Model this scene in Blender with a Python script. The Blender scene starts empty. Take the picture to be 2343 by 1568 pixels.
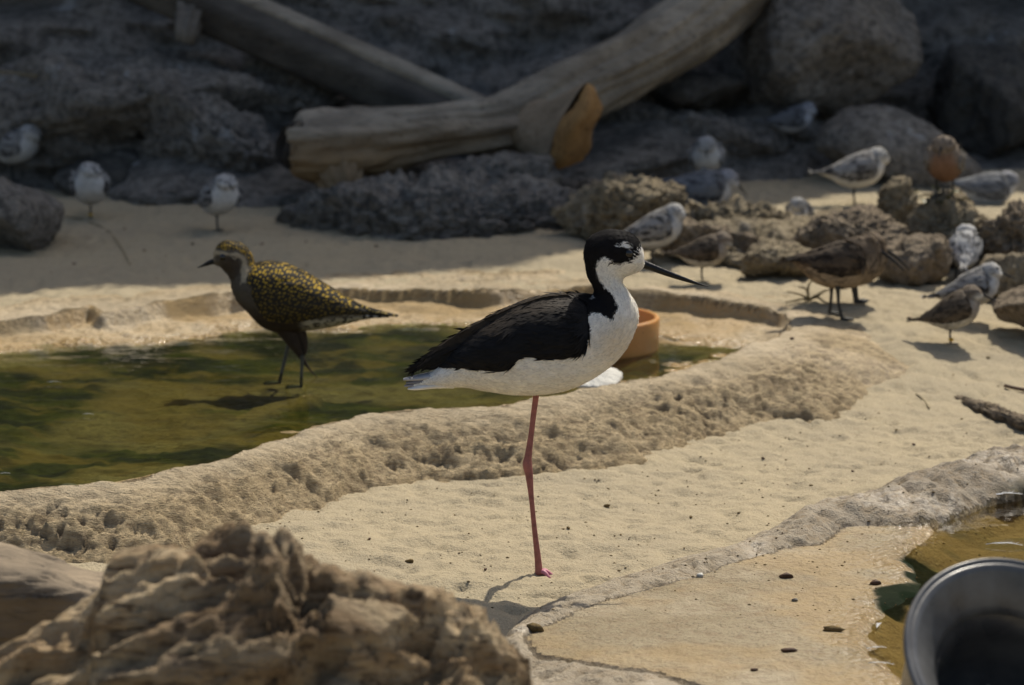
import bpy, math, random
import numpy as np
from mathutils import Vector, Matrix
from mathutils.kdtree import KDTree
from mathutils.bvhtree import BVHTree

R = math.radians
sc = bpy.context.scene
col = sc.collection
random.seed(7)
RNG = np.random.default_rng(7)

# ------------------------------------------------------------------ camera
CAM_H = 0.62
PITCH = R(10.216)
FPX = 2500.0
cam_d = bpy.data.cameras.new('camera')
cam = bpy.data.objects.new('camera', cam_d)
col.objects.link(cam)
cam.location = (0, 0, CAM_H)
cam.rotation_euler = (math.pi / 2 - PITCH, 0, 0)
cam_d.sensor_width = 36.0
cam_d.lens = 36.0 * FPX / 1024.0
cam_d.clip_start = 0.05
cam_d.clip_end = 200
cam_d.dof.use_dof = True
cam_d.dof.focus_distance = 2.29
cam_d.dof.aperture_fstop = 9.5
sc.camera = cam

# ------------------------------------------------------------------ world + sun
SUN_AZ = R(26)      # from +Y towards +X
SUN_EL = R(55)
w = bpy.data.worlds.new('World')
sc.world = w
w.use_nodes = True
nt = w.node_tree
for n in list(nt.nodes):
    nt.nodes.remove(n)
sky = nt.nodes.new('ShaderNodeTexSky')
sky.sky_type = 'NISHITA'
sky.sun_disc = False
sky.sun_elevation = SUN_EL
sky.sun_rotation = SUN_AZ
sky.dust_density = 3.0
sky.ozone_density = 0.6
bg = nt.nodes.new('ShaderNodeBackground')
bg.inputs['Strength'].default_value = 0.135
wo = nt.nodes.new('ShaderNodeOutputWorld')
nt.links.new(sky.outputs[0], bg.inputs[0])
nt.links.new(bg.outputs[0], wo.inputs[0])

sun_d = bpy.data.lights.new('sun', 'SUN')
sun_d.energy = 4.6
sun_d.angle = R(0.55)
sun_d.color = (1.0, 0.93, 0.8)
sun = bpy.data.objects.new('sun', sun_d)
col.objects.link(sun)
sdir = Vector((math.sin(SUN_AZ) * math.cos(SUN_EL), math.cos(SUN_AZ) * math.cos(SUN_EL), math.sin(SUN_EL)))
sun.rotation_euler = sdir.to_track_quat('Z', 'Y').to_euler()
sun.location = (3, 4, 8)

sc.view_settings.view_transform = 'Standard'
sc.view_settings.look = 'None'
sc.view_settings.gamma = 1.0
sc.view_settings.exposure = -0.12
sc.view_settings.use_curve_mapping = False
sc.cycles.max_bounces = 8
sc.cycles.transparent_max_bounces = 12
sc.cycles.use_denoising = True

# ------------------------------------------------------------------ projection helpers (photo pixels are in a 2342 x 1568 view)
VS = 2342.0 / 1024.0
def ray(xv, yv):
    u = xv / VS; v = yv / (1568.0 / 685.0)
    a = (u - 512.0) / FPX; b = -(v - 342.5) / FPX
    c, s = math.cos(PITCH), math.sin(PITCH)
    return Vector((a, c + b * s, -s + b * c))
def gnd(xv, yv, z=0.0):
    d = ray(xv, yv)
    t = (z - CAM_H) / d.z
    return Vector((d.x * t, d.y * t, z))
def atY(xv, yv, Y):
    d = ray(xv, yv)
    t = Y / d.y
    return Vector((d.x * t, Y, CAM_H + d.z * t))
def mpp(Y):
    """metres per view pixel at depth Y"""
    return (Y * math.cos(PITCH) + 0.55 * math.sin(PITCH)) / FPX / VS
def gline(pts, z):
    return np.array([[*gnd(x, y, z)[:2]] for x, y in pts])

# ------------------------------------------------------------------ noise
def _hash(ix, iy, iz, seed):
    h = (ix.astype(np.int64) * 374761393 + iy.astype(np.int64) * 668265263 + iz.astype(np.int64) * 2147483647 + seed * 974634777) & 0xFFFFFFFF
    h = ((h ^ (h >> 13)) * 1274126177) & 0xFFFFFFFF
    h = ((h ^ (h >> 16)) * 2246822519) & 0xFFFFFFFF
    return h ^ (h >> 15)
def vnoise(p, seed=0):
    """smooth value noise -1..1 at points p (n,3)"""
    f = np.floor(p); r = p - f
    i = f.astype(np.int64)
    u = r * r * r * (r * (r * 6 - 15) + 10)
    out = np.zeros(len(p))
    for dx in (0, 1):
        wx = u[:, 0] if dx else 1 - u[:, 0]
        for dy in (0, 1):
            wy = u[:, 1] if dy else 1 - u[:, 1]
            for dz in (0, 1):
                wz = u[:, 2] if dz else 1 - u[:, 2]
                h = _hash(i[:, 0] + dx, i[:, 1] + dy, i[:, 2] + dz, seed)
                out += wx * wy * wz * (h / 2147483647.5 - 1.0)
    return out
def fbm(p, seed=0, octv=4, gain=0.5, lac=2.03):
    p = np.asarray(p, float)
    a = 1.0; s = np.zeros(len(p)); tot = 0
    for o in range(octv):
        s += a * vnoise(p, seed + o * 17); tot += a
        a *= gain; p = p * lac + 3.7
    return s / tot * 1.6
def ridged(p, seed=0, octv=4, gain=0.5):
    p = np.asarray(p, float)
    a = 1.0; s = np.zeros(len(p)); tot = 0
    for o in range(octv):
        s += a * (1 - 2 * np.abs(vnoise(p, seed + o * 13))); tot += a
        a *= gain; p = p * 2.07 + 1.3
    return s / tot
def xyz(x, y, z=None):
    x = np.asarray(x, float); y = np.asarray(y, float)
    return np.stack([x, y, np.zeros_like(x) if z is None else np.asarray(z, float) + np.zeros_like(x)], 1)
def sstep(a, b, x):
    t = np.clip((x - a) / (b - a), 0, 1)
    return t * t * (3 - 2 * t)
def sdf(poly, pts):
    """signed distance to polygon, negative inside"""
    n = len(poly)
    d = np.full(len(pts), 1e9); ins = np.zeros(len(pts), bool)
    for i in range(n):
        a = poly[i]; b = poly[(i + 1) % n]
        e = b - a; wv = pts - a
        t = np.clip((wv @ e) / max(e @ e, 1e-12), 0, 1)
        q = wv - t[:, None] * e
        d = np.minimum(d, (q * q).sum(1))
        c = ((a[1] <= pts[:, 1]) & (b[1] > pts[:, 1])) | ((b[1] <= pts[:, 1]) & (a[1] > pts[:, 1]))
        xx = a[0] + (pts[:, 1] - a[1]) / (b[1] - a[1] + 1e-15) * (b[0] - a[0])
        ins ^= c & (pts[:, 0] < xx)
    d = np.sqrt(d)
    return np.where(ins, -d, d)
def linedist(line, pts):
    d = np.full(len(pts), 1e9)
    for i in range(len(line) - 1):
        a = line[i]; e = line[i + 1] - a; wv = pts - a
        t = np.clip((wv @ e) / max(e @ e, 1e-12), 0, 1)
        q = wv - t[:, None] * e
        d = np.minimum(d, (q * q).sum(1))
    return np.sqrt(d)
def crspline(P, n):
    """catmull-rom resample rows of P to n rows"""
    P = np.asarray(P, float)
    E = np.vstack([2 * P[0] - P[1], P, 2 * P[-1] - P[-2]])
    t = np.linspace(0, len(P) - 1, n)
    i = np.clip(np.floor(t).astype(int), 0, len(P) - 2)
    f = (t - i)[:, None]
    p0, p1, p2, p3 = E[i], E[i + 1], E[i + 2], E[i + 3]
    return 0.5 * (2 * p1 + (p2 - p0) * f + (2 * p0 - 5 * p1 + 4 * p2 - p3) * f * f + (3 * p1 - p0 - 3 * p2 + p3) * f ** 3)

# ------------------------------------------------------------------ mesh helpers
def mesh_data(name, V, F, mat=None, smooth=True, attrs=None, cols=None):
    me = bpy.data.meshes.new(name)
    V = np.asarray(V, np.float32)
    if isinstance(F, np.ndarray):
        k = F.shape[1]
        me.vertices.add(len(V)); me.vertices.foreach_set('co', V.ravel())
        me.loops.add(F.size); me.loops.foreach_set('vertex_index', F.astype(np.int32).ravel())
        me.polygons.add(len(F))
        me.polygons.foreach_set('loop_start', np.arange(0, F.size, k, dtype=np.int32))
        me.polygons.foreach_set('loop_total', np.full(len(F), k, np.int32))
        me.update(calc_edges=True)
        me.validate()
    else:
        me.from_pydata(V.tolist(), [], F); me.update()
    if attrs:
        for k, a in attrs.items():
            at = me.attributes.new(k, 'FLOAT', 'POINT'); at.data.foreach_set('value', np.asarray(a, np.float32))
    if cols is not None:
        at = me.attributes.new('Col', 'FLOAT_COLOR', 'POINT')
        c4 = np.ones((len(V), 4), np.float32); c4[:, :3] = cols
        at.data.foreach_set('color', c4.ravel())
    if smooth:
        me.polygons.foreach_set('use_smooth', np.ones(len(me.polygons), bool))
    if mat: me.materials.append(mat)
    return me
def link(name, me, parent=None, loc=(0, 0, 0), rot=(0, 0, 0)):
    o = bpy.data.objects.new(name, me)
    col.objects.link(o)
    o.location = loc; o.rotation_euler = rot
    if parent: o.parent = parent
    return o
def mobj(name, V, F, mat, parent=None, loc=(0, 0, 0), rot=(0, 0, 0), **k):
    return link(name, mesh_data(name, V, F, mat, **k), parent, loc, rot)
def empty(name, loc, rz=0):
    o = bpy.data.objects.new(name, None); col.objects.link(o)
    o.location = loc; o.rotation_euler = (0, 0, rz); o.empty_display_size = 0.02
    return o
def tag(o, label=None, cat=None, group=None, kind=None):
    if label: o['label'] = label
    if cat: o['category'] = cat
    if group: o['group'] = group
    if kind: o['kind'] = kind
    return o
def gridfaces(nu, nv, wrap=False):
    i = np.arange(nu - 1)[:, None]; j = np.arange(nv if wrap else nv - 1)[None, :]
    j2 = (j + 1) % nv
    a = i * nv + j; b = i * nv + j2; c = (i + 1) * nv + j2; d = (i + 1) * nv + j
    return np.stack([a + 0 * j, b + 0 * i, c + 0 * i, d + 0 * j], -1).reshape(-1, 4)
def loft(rings, nr, ns, power=1.0):
    """rings: rows (topx,topz,botx,botz,halfwidth). x forward, y lateral, z up. closed surface with capped ends"""
    A = crspline(rings, nr)
    A[:, 4] = np.maximum(A[:, 4], 1e-5)
    a = np.linspace(0, 2 * np.pi, ns, endpoint=False)
    ca, sa = np.cos(a), np.sin(a)
    if power != 1.0:
        ca = np.sign(ca) * np.abs(ca) ** power; sa = np.sign(sa) * np.abs(sa) ** power
    cx = (A[:, 0] + A[:, 2]) / 2; cz = (A[:, 1] + A[:, 3]) / 2
    vx = (A[:, 0] - A[:, 2]) / 2; vz = (A[:, 1] - A[:, 3]) / 2
    X = cx[:, None] + vx[:, None] * ca; Z = cz[:, None] + vz[:, None] * ca
    Y = A[:, 4][:, None] * sa
    V = np.stack([X, Y, Z], -1).reshape(-1, 3)
    Q = gridfaces(nr, ns, True)
    n = len(V)
    V = np.vstack([V, [[cx[0], 0, cz[0]]], [[cx[-1], 0, cz[-1]]]])
    j = np.arange(ns); j2 = (j + 1) % ns
    c0 = np.stack([np.full(ns, n), j2, j, j], 1)[:, :3]
    b = (nr - 1) * ns
    c1 = np.stack([np.full(ns, n + 1), b + j, b + j2], 1)
    faces = [tuple(q) for q in Q.tolist()] + [tuple(q) for q in c0.tolist()] + [tuple(q) for q in c1.tolist()]
    return V, faces
def tube(pts, rad, nr=24, ns=10):
    """round tube along 3d points with radii, closed ends"""
    P = crspline(np.hstack([np.asarray(pts, float), np.asarray(rad, float)[:, None]]), nr)
    C = P[:, :3]; r = np.maximum(P[:, 3], 1e-5)
    T = np.gradient(C, axis=0); T /= np.linalg.norm(T, axis=1)[:, None] + 1e-12
    up = np.array([0.0, 0, 1]) if abs(T[0, 2]) < 0.9 else np.array([0.0, 1, 0])
    V = []
    n = np.cross(T[0], up); n /= np.linalg.norm(n)
    a = np.linspace(0, 2 * np.pi, ns, endpoint=False)
    for k in range(nr):
        n = n - T[k] * (n @ T[k]); n /= np.linalg.norm(n) + 1e-12
        b = np.cross(T[k], n)
        V.append(C[k] + r[k] * (np.cos(a)[:, None] * n + np.sin(a)[:, None] * b))
    V = np.vstack(V + [C[:1], C[-1:]])
    Q = gridfaces(nr, ns, True).tolist()
    m = nr * ns
    F = [tuple(q) for q in Q] + [(m, (j + 1) % ns, j) for j in range(ns)] + [(m + 1, m - ns + j, m - ns + (j + 1) % ns) for j in range(ns)]
    return V, F
def vnormals(V, F):
    N = np.zeros_like(V)
    f4 = np.array([f if len(f) == 4 else (*f, f[0]) for f in F])
    a, b, c, d = V[f4[:, 0]], V[f4[:, 1]], V[f4[:, 2]], V[f4[:, 3]]
    fn = np.cross(c - a, d - b)
    for k in range(4):
        np.add.at(N, f4[:, k], fn)
    return N / (np.linalg.norm(N, axis=1)[:, None] + 1e-12)

# ------------------------------------------------------------------ materials
class Mat:
    def __init__(s, name):
        s.m = bpy.data.materials.new(name); s.m.use_nodes = True
        s.t = s.m.node_tree
        for n in list(s.t.nodes): s.t.nodes.remove(n)
        s.out = s.t.nodes.new('ShaderNodeOutputMaterial')
        s.tc = None
    def n(s, ty, **kw):
        x = s.t.nodes.new(ty)
        for k, v in kw.items(): setattr(x, k, v)
        return x
    def set(s, sock, v):
        if isinstance(v, bpy.types.NodeSocket): s.t.links.new(v, sock)
        elif v is not None:
            if sock.type == 'RGBA' and len(v) == 3: v = (*v, 1)
            sock.default_value = v
    def co(s, kind='Object'):
        if s.tc is None: s.tc = s.n('ShaderNodeTexCoord')
        return s.tc.outputs[kind]
    def map(s, scale=(1, 1, 1), rot=(0, 0, 0), loc=(0, 0, 0), vec=None):
        x = s.n('ShaderNodeMapping')
        s.set(x.inputs['Vector'], vec or s.co())
        x.inputs['Scale'].default_value = scale; x.inputs['Rotation'].default_value = rot; x.inputs['Location'].default_value = loc
        return x.outputs[0]
    def noise(s, scale, detail=4, rough=0.55, vec=None, dist=0):
        x = s.n('ShaderNodeTexNoise')
        s.set(x.inputs['Vector'], vec or s.co())
        x.inputs['Scale'].default_value = scale; x.inputs['Detail'].default_value = detail
        x.inputs['Roughness'].default_value = rough; x.inputs['Distortion'].default_value = dist
        return x.outputs[0]
    def vor(s, scale, vec=None, feat='F1', rand=1.0):
        x = s.n('ShaderNodeTexVoronoi', feature=feat)
        s.set(x.inputs['Vector'], vec or s.co())
        x.inputs['Scale'].default_value = scale; x.inputs['Randomness'].default_value = rand
        return x.outputs[0]
    def ramp(s, fac, stops, interp='LINEAR'):
        x = s.n('ShaderNodeValToRGB'); s.set(x.inputs[0], fac)
        cr = x.color_ramp; cr.interpolation = interp
        while len(cr.elements) < len(stops): cr.elements.new(0.5)
        for e, (p, c) in zip(cr.elements, stops):
            e.position = p
            if not hasattr(c, '__len__'): c = (c, c, c)
            e.color = (*c, 1) if len(c) == 3 else c
        return x.outputs[0]
    def mix(s, fac, a, b, blend='MIX'):
        x = s.n('ShaderNodeMix', data_type='RGBA', blend_type=blend)
        s.set(x.inputs[0], fac); s.set(x.inputs[6], a); s.set(x.inputs[7], b)
        return x.outputs[2]
    def math(s, op, a, b=0.0, clamp=False):
        x = s.n('ShaderNodeMath', operation=op, use_clamp=clamp)
        s.set(x.inputs[0], a); s.set(x.inputs[1], b)
        return x.outputs[0]
    def attr(s, name, out='Fac'):
        x = s.n('ShaderNodeAttribute', attribute_name=name)
        return x.outputs[out]
    def bump(s, h, strength=0.5, dist=0.01, normal=None):
        x = s.n('ShaderNodeBump')
        s.set(x.inputs['Height'], h); s.set(x.inputs['Strength'], strength); s.set(x.inputs['Distance'], dist)
        if normal is not None: s.set(x.inputs['Normal'], normal)
        return x.outputs[0]
    def bsdf(s, **kw):
        x = s.n('ShaderNodeBsdfPrincipled')
        for k, v in kw.items():
            s.set(x.inputs[k.replace('_', ' ')], v)
        s.t.links.new(x.outputs[0], s.out.inputs['Surface'])
        return x

def m_sand():
    m = Mat('sand')
    a = m.noise(6, 4, 0.6); b = m.noise(900, 2, 0.7); c = m.noise(260, 3, 0.6)
    base = m.mix(m.ramp(a, [(0.35, 0), (0.7, 1)]), (0.43, 0.355, 0.225), (0.37, 0.31, 0.205))
    base = m.mix(m.ramp(b, [(0.3, 0.55), (0.5, 0.0)]), base, (0.25, 0.19, 0.11))
    base = m.mix(m.ramp(b, [(0.62, 0.0), (0.75, 0.7)]), base, (0.60, 0.51, 0.33))
    base = m.mix(m.ramp(c, [(0.32, 0.7), (0.44, 0.0)]), base, (0.30, 0.25, 0.155))
    v = m.vor(210)
    speck = m.math('MULTIPLY', m.ramp(v, [(0.10, 1), (0.16, 0)]), m.ramp(m.noise(60, 1), [(0.58, 0), (0.62, 1)]))
    base = m.mix(speck, base, (0.05, 0.045, 0.035))
    nb = m.bump(m.noise(380, 3, 0.7), 0.8, 0.003)
    nb = m.bump(m.noise(55, 3, 0.6), 0.35, 0.008, nb)
    m.bsdf(Base_Color=base, Roughness=m.ramp(b, [(0.5, 0.95), (0.75, 0.45)]), Normal=nb, Specular_IOR_Level=0.35)
    return m.m

def rock_common(m, c1, c2, c3, guano=0.0, scale=1.0, bump=0.7, dist=0.02):
    n1 = m.noise(5 * scale, 6, 0.65); n2 = m.noise(38 * scale, 5, 0.7); n3 = m.noise(170 * scale, 4, 0.7)
    c = m.mix(m.ramp(n1, [(0.35, 0), (0.65, 1)]), c1, c2)
    c = m.mix(m.ramp(n2, [(0.38, 0.75), (0.56, 0)]), c, c3)
    c = m.mix(m.ramp(n3, [(0.33, 0.6), (0.5, 0)]), c, tuple(0.45 * v for v in c3))
    if guano:
        g = m.noise(9 * scale, 5, 0.6, vec=m.map((1, 1, 0.7), loc=(3, 1, 8)))
        c = m.mix(m.ramp(g, [(0.64, 0), (0.70, guano)]), c, (0.62, 0.62, 0.60))
    h = m.math('ADD', m.math('MULTIPLY', n2, 0.8), m.math('MULTIPLY', n3, 0.35))
    nb = m.bump(h, bump, dist)
    return c, nb

def m_rock(name, c1, c2, c3, guano=0.0, scale=1.0, rough=0.9, bump=0.7, dist=0.02):
    m = Mat(name)
    c, nb = rock_common(m, c1, c2, c3, guano, scale, bump, dist)
    m.bsdf(Base_Color=c, Roughness=rough, Normal=nb, Specular_IOR_Level=0.3)
    return m.m

def m_rim(name='pool_rock', b1=(0.58, 0.45, 0.265), b2=(0.48, 0.365, 0.205), an=(0.55, 1.0, 1.7)):
    """pool rim and basin: attributes wet, algae, rust, white, pit"""
    m = Mat(name)
    av = m.map(an)
    n1 = m.noise(9, 5, 0.6); n2 = m.noise(85, 5, 0.72, vec=av, dist=0.4); n3 = m.noise(300, 4, 0.75, vec=av); n4 = m.noise(800, 2, 0.7)
    c = m.mix(m.ramp(n1, [(0.35, 0), (0.65, 1)]), b1, b2)
    c = m.mix(m.ramp(n2, [(0.38, 0.75), (0.52, 0)]), c, (0.29, 0.21, 0.115))
    c = m.mix(m.ramp(n3, [(0.34, 0.65), (0.47, 0)]), c, (0.13, 0.10, 0.065))
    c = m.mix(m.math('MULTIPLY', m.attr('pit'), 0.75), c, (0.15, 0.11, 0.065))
    c = m.mix(m.math('MULTIPLY', m.attr('white'), m.ramp(n2, [(0.3, 0.45), (0.6, 0.95)])), c, (0.56, 0.465, 0.32))
    c = m.mix(m.math('MULTIPLY', m.attr('rust'), m.ramp(n2, [(0.3, 0.55), (0.65, 1)])), c, (0.43, 0.29, 0.12))
    grn = m.mix(m.ramp(m.noise(26, 5, 0.65), [(0.38, 0), (0.66, 1)]), (0.032, 0.042, 0.004), (0.115, 0.11, 0.014))
    tanp = m.ramp(m.noise(7, 5, 0.6, vec=m.map((1, 2.4, 1), rot=(0, 0, 0.2)), dist=0.8), [(0.50, 0), (0.60, 0.9)])
    grn = m.mix(tanp, grn, (0.27, 0.18, 0.062))
    drk = m.ramp(m.noise(9, 4, 0.6, vec=m.map((1, 2.2, 1), loc=(4, 2, 0)), dist=0.7), [(0.46, 0), (0.58, 0.9)])
    grn = m.mix(drk, grn, (0.010, 0.013, 0.004))
    c = m.mix(m.attr('algae'), c, grn)
    c = m.mix(m.attr('moss'), c, (0.014, 0.021, 0.012))
    wet = m.attr('wet')
    c = m.mix(m.math('MULTIPLY', wet, 0.45), c, m.mix(1.0, c, (0.55, 0.5, 0.42), 'MULTIPLY'))
    h = m.math('ADD', m.math('MULTIPLY', n2, 0.9), m.math('MULTIPLY', n3, 0.5))
    nb = m.bump(h, m.math('SUBTRACT', 0.9, m.math('MULTIPLY', m.math('MAXIMUM', wet, m.attr('algae')), 0.8)), 0.011)
    nb = m.bump(n4, 0.5, 0.0018, nb)
    drop = m.noise(150, 1, 0.4)
    nb = m.bump(drop, wet, 0.0046, nb)
    rough = m.math('SUBTRACT', 0.9, m.math('MULTIPLY', wet, 0.82))
    m.bsdf(Base_Color=c, Roughness=rough, Normal=nb, Specular_IOR_Level=m.math('MULTIPLY', m.math('SUBTRACT', 1.0, m.attr('moss')), 0.45))
    return m.m

def m_water(name, tint, ripple=9.0, strength=0.12):
    m = Mat(name)
    tr = m.n('ShaderNodeBsdfTransparent'); m.set(tr.inputs[0], tint)
    gl = m.n('ShaderNodeBsdfGlossy'); m.set(gl.inputs['Color'], (1, 1, 1)); gl.inputs['Roughness'].default_value = 0.03
    nb = m.bump(m.noise(ripple, 3, 0.5, vec=m.map((1, 2.2, 1), rot=(0, 0, 0.25))), strength, 0.02)
    nb = m.bump(m.noise(ripple * 7, 2, 0.5, vec=m.map((1, 2.0, 1))), strength * 0.6, 0.003, nb)
    m.set(gl.inputs['Normal'], nb)
    fr = m.n('ShaderNodeFresnel'); fr.inputs['IOR'].default_value = 1.33; m.set(fr.inputs['Normal'], nb)
    mx = m.n('ShaderNodeMixShader')
    m.set(mx.inputs[0], fr.outputs[0]); m.t.links.new(tr.outputs[0], mx.inputs[1]); m.t.links.new(gl.outputs[0], mx.inputs[2])
    m.t.links.new(mx.outputs[0], m.out.inputs['Surface'])
    return m.m

def m_wood(name, c1, c2, c3, grain=(3, 40, 40), rough=0.8, bump=0.6, dist=0.01, rot=(0, 0, 0), stain=None, con=1.0):
    m = Mat(name)
    v = m.map(grain, rot)
    n1 = m.noise(1.0, 6, 0.65, vec=v, dist=0.6); n2 = m.noise(7, 5, 0.6); n3 = m.noise(4.0, 5, 0.7, vec=v)
    c = m.mix(m.ramp(n1, [(0.5 - 0.15 / con, 0), (0.5 + 0.15 / con, 1)]), c1, c2)
    c = m.mix(m.ramp(n3, [(0.34 + 0.05 * (con - 1), 0.85), (0.46 + 0.05 * (con - 1), 0)]), c, c3)
    c = m.mix(m.ramp(n2, [(0.42, 0.5), (0.58, 0)]), c, c3)
    if stain: c = m.mix(m.math('MULTIPLY', m.attr('stain'), m.ramp(n2, [(0.3, 0.5), (0.6, 1)])), c, stain)
    h = m.math('ADD', n1, m.math('MULTIPLY', n3, 0.6))
    m.bsdf(Base_Color=c, Roughness=rough, Normal=m.bump(h, bump, dist), Specular_IOR_Level=0.3)
    return m.m

def m_feather(name, rough=0.75, spec=0.15, streak=0.25, **kw):
    m = Mat(name)
    c = m.attr('Col', 'Color')
    n = m.noise(120, 4, 0.65, vec=m.map((0.35, 1, 1)))
    c = m.mix(streak, c, m.mix(1.0, c, m.ramp(n, [(0.3, 0.45), (0.7, 1.35)]), 'MULTIPLY'))
    nb = m.bump(n, 0.25, 0.002)
    m.bsdf(Base_Color=c, Roughness=rough, Normal=nb, Specular_IOR_Level=spec, **kw)
    return m.m

def m_simple(name, c, rough=0.5, spec=0.5, var=0.3, scale=60, bump=0.2, dist=0.002, **kw):
    m = Mat(name)
    n = m.noise(scale, 4, 0.6)
    cc = m.mix(m.ramp(n, [(0.35, 0), (0.65, 1)]), c, tuple(v * (1 - var) for v in c))
    m.bsdf(Base_Color=cc, Roughness=rough, Specular_IOR_Level=spec, Normal=m.bump(n, bump, dist), **kw)
    return m.m

MAT = {}
MAT['sand'] = m_sand()
MAT['rim'] = m_rim()
MAT['slab'] = m_rim('slab_stone', (0.41, 0.335, 0.205), (0.34, 0.27, 0.155), (1, 1, 1))
MAT['lip'] = m_rim('lip_stone', (0.37, 0.32, 0.25), (0.26, 0.225, 0.175), (0.8, 1, 1))
MAT['water'] = m_water('pool_water', (0.56, 0.60, 0.40))
MAT['water2'] = m_water('slab_water', (0.74, 0.71, 0.52), 14, 0.06)
MAT['cliff'] = m_rock('cliff_rock', (0.44, 0.40, 0.34), (0.29, 0.265, 0.225), (0.10, 0.09, 0.075), 0.6, 1.2, dist=0.06, bump=0.9)
MAT['rock_grey'] = m_rock('grey_rock', (0.48, 0.435, 0.365), (0.31, 0.28, 0.235), (0.09, 0.08, 0.066), 0.6, 1.5, dist=0.045, bump=0.9)
MAT['rock_pale'] = m_rock('pale_rock', (0.52, 0.47, 0.39), (0.34, 0.305, 0.25), (0.10, 0.088, 0.07), 0.85, 2.0, dist=0.045, bump=0.9)
MAT['rock_tan'] = m_rock('tan_rock', (0.58, 0.48, 0.32), (0.42, 0.335, 0.21), (0.13, 0.10, 0.062), 0.2, 1.9, dist=0.04, bump=0.85)
MAT['rock_brown'] = m_rock('brown_rock', (0.49, 0.39, 0.27), (0.35, 0.275, 0.19), (0.11, 0.085, 0.058), 0.15, 1.9, dist=0.04, bump=0.85)
MAT['rock_dark_shade'] = m_rock('dark_shade_rock', (0.12, 0.11, 0.09), (0.08, 0.074, 0.062), (0.04, 0.037, 0.032), 0.1, 1.0, dist=0.03)  # dark rock tone; also paints the shade of the hollow and back corner
MAT['log'] = m_wood('weathered_log', (0.36, 0.315, 0.24), (0.26, 0.225, 0.17), (0.095, 0.078, 0.056), (2.2, 26, 26), stain=(0.32, 0.19, 0.075))
MAT['beam'] = m_wood('grey_beam', (0.26, 0.235, 0.19), (0.18, 0.16, 0.13), (0.06, 0.052, 0.042), (1.5, 40, 40))
MAT['beam_dark'] = m_wood('dark_beam', (0.11, 0.10, 0.08), (0.07, 0.062, 0.05), (0.03, 0.026, 0.022), (1.5, 40, 40))
MAT['cutwood'] = m_wood('cut_wood', (0.42, 0.24, 0.085), (0.33, 0.185, 0.065), (0.12, 0.065, 0.025), (30, 30, 8), bump=0.4)
MAT['bark'] = m_wood('dark_heartwood', (0.07, 0.055, 0.04), (0.04, 0.033, 0.026), (0.02, 0.017, 0.014), (30, 30, 30))
MAT['stump'] = m_wood('rotten_wood', (0.66, 0.51, 0.31), (0.42, 0.285, 0.15), (0.08, 0.05, 0.028), (7, 45, 45), con=1.5, bump=1.0, dist=0.02, rot=(0, 0.55, 0.2))
MAT['plank'] = m_wood('plank_wood', (0.34, 0.265, 0.175), (0.23, 0.18, 0.12), (0.06, 0.048, 0.035), (3, 40, 40))
MAT['feather'] = m_feather('plumage')
MAT['feather_black'] = m_feather('black_plumage', 0.6, 0.12, 0.5)
MAT['feather_white'] = m_feather('soft_white_plumage', 0.8, 0.1, 0.06, Subsurface_Weight=0.25, Subsurface_Radius=(1.0, 0.85, 0.6), Subsurface_Scale=0.012)
MAT['bill'] = m_simple('black_bill', (0.008, 0.0075, 0.0075), 0.34, 0.3, 0.3, 200)
MAT['leg_pink'] = m_simple('pink_leg', (0.36, 0.125, 0.105), 0.5, 0.4, 0.35, 160, 0.5, 0.001)
MAT['leg_dark'] = m_simple('dark_leg', (0.035, 0.035, 0.03), 0.55, 0.4, 0.3, 200)
MAT['leg_grey'] = m_simple('grey_leg', (0.075, 0.075, 0.055), 0.5, 0.4, 0.3, 200)
MAT['eye'] = m_simple('eye', (0.006, 0.005, 0.005), 0.08, 0.6, 0.0, 10, 0)
MAT['eyelid'] = m_simple('eyelid', (0.10, 0.085, 0.065), 0.6, 0.3)
MAT['bowl'] = m_simple('orange_plastic', (0.55, 0.235, 0.065), 0.38, 0.5, 0.18, 25, 0.15, 0.003, Subsurface_Weight=0.25, Subsurface_Radius=(0.02, 0.008, 0.003), Subsurface_Scale=0.5)
MAT['shell'] = m_simple('white_shell', (0.62, 0.60, 0.53), 0.6, 0.3, 0.3, 90, 0.7, 0.006)
MAT['rubber'] = m_simple('black_rubber', (0.035, 0.035, 0.037), 0.36, 0.5, 0.4, 30, 0.25, 0.003)
MAT['down'] = m_simple('white_down', (0.75, 0.75, 0.74), 0.8, 0.2, 0.15, 200)
MAT['crumb'] = m_simple('brown_crumb', (0.20, 0.14, 0.06), 0.9, 0.2, 0.5, 300, 0.6, 0.002)
MAT['dropping'] = m_simple('dark_dropping', (0.11, 0.055, 0.028), 0.7, 0.4, 0.5, 300, 0.6, 0.002)
MAT['straw'] = m_simple('dry_straw', (0.30, 0.24, 0.13), 0.7, 0.3)
MAT['leaf'] = m_simple('olive_leaf', (0.11, 0.105, 0.025), 0.5, 0.4, 0.5, 40)
MAT['band'] = m_simple('yellow_band', (0.65, 0.36, 0.02), 0.5, 0.4, 0.1)

# ================================================================== THE SETTING
WATER_A = 0.034
def sand_level(x, y):
    x = np.asarray(x, float); y = np.asarray(y, float)
    return 0.056 * sstep(2.72, 3.45, y - 0.10 * np.clip(x, -0.5, 0.8)) + 0.02 * np.clip(y - 3.6, 0, 2)

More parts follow.
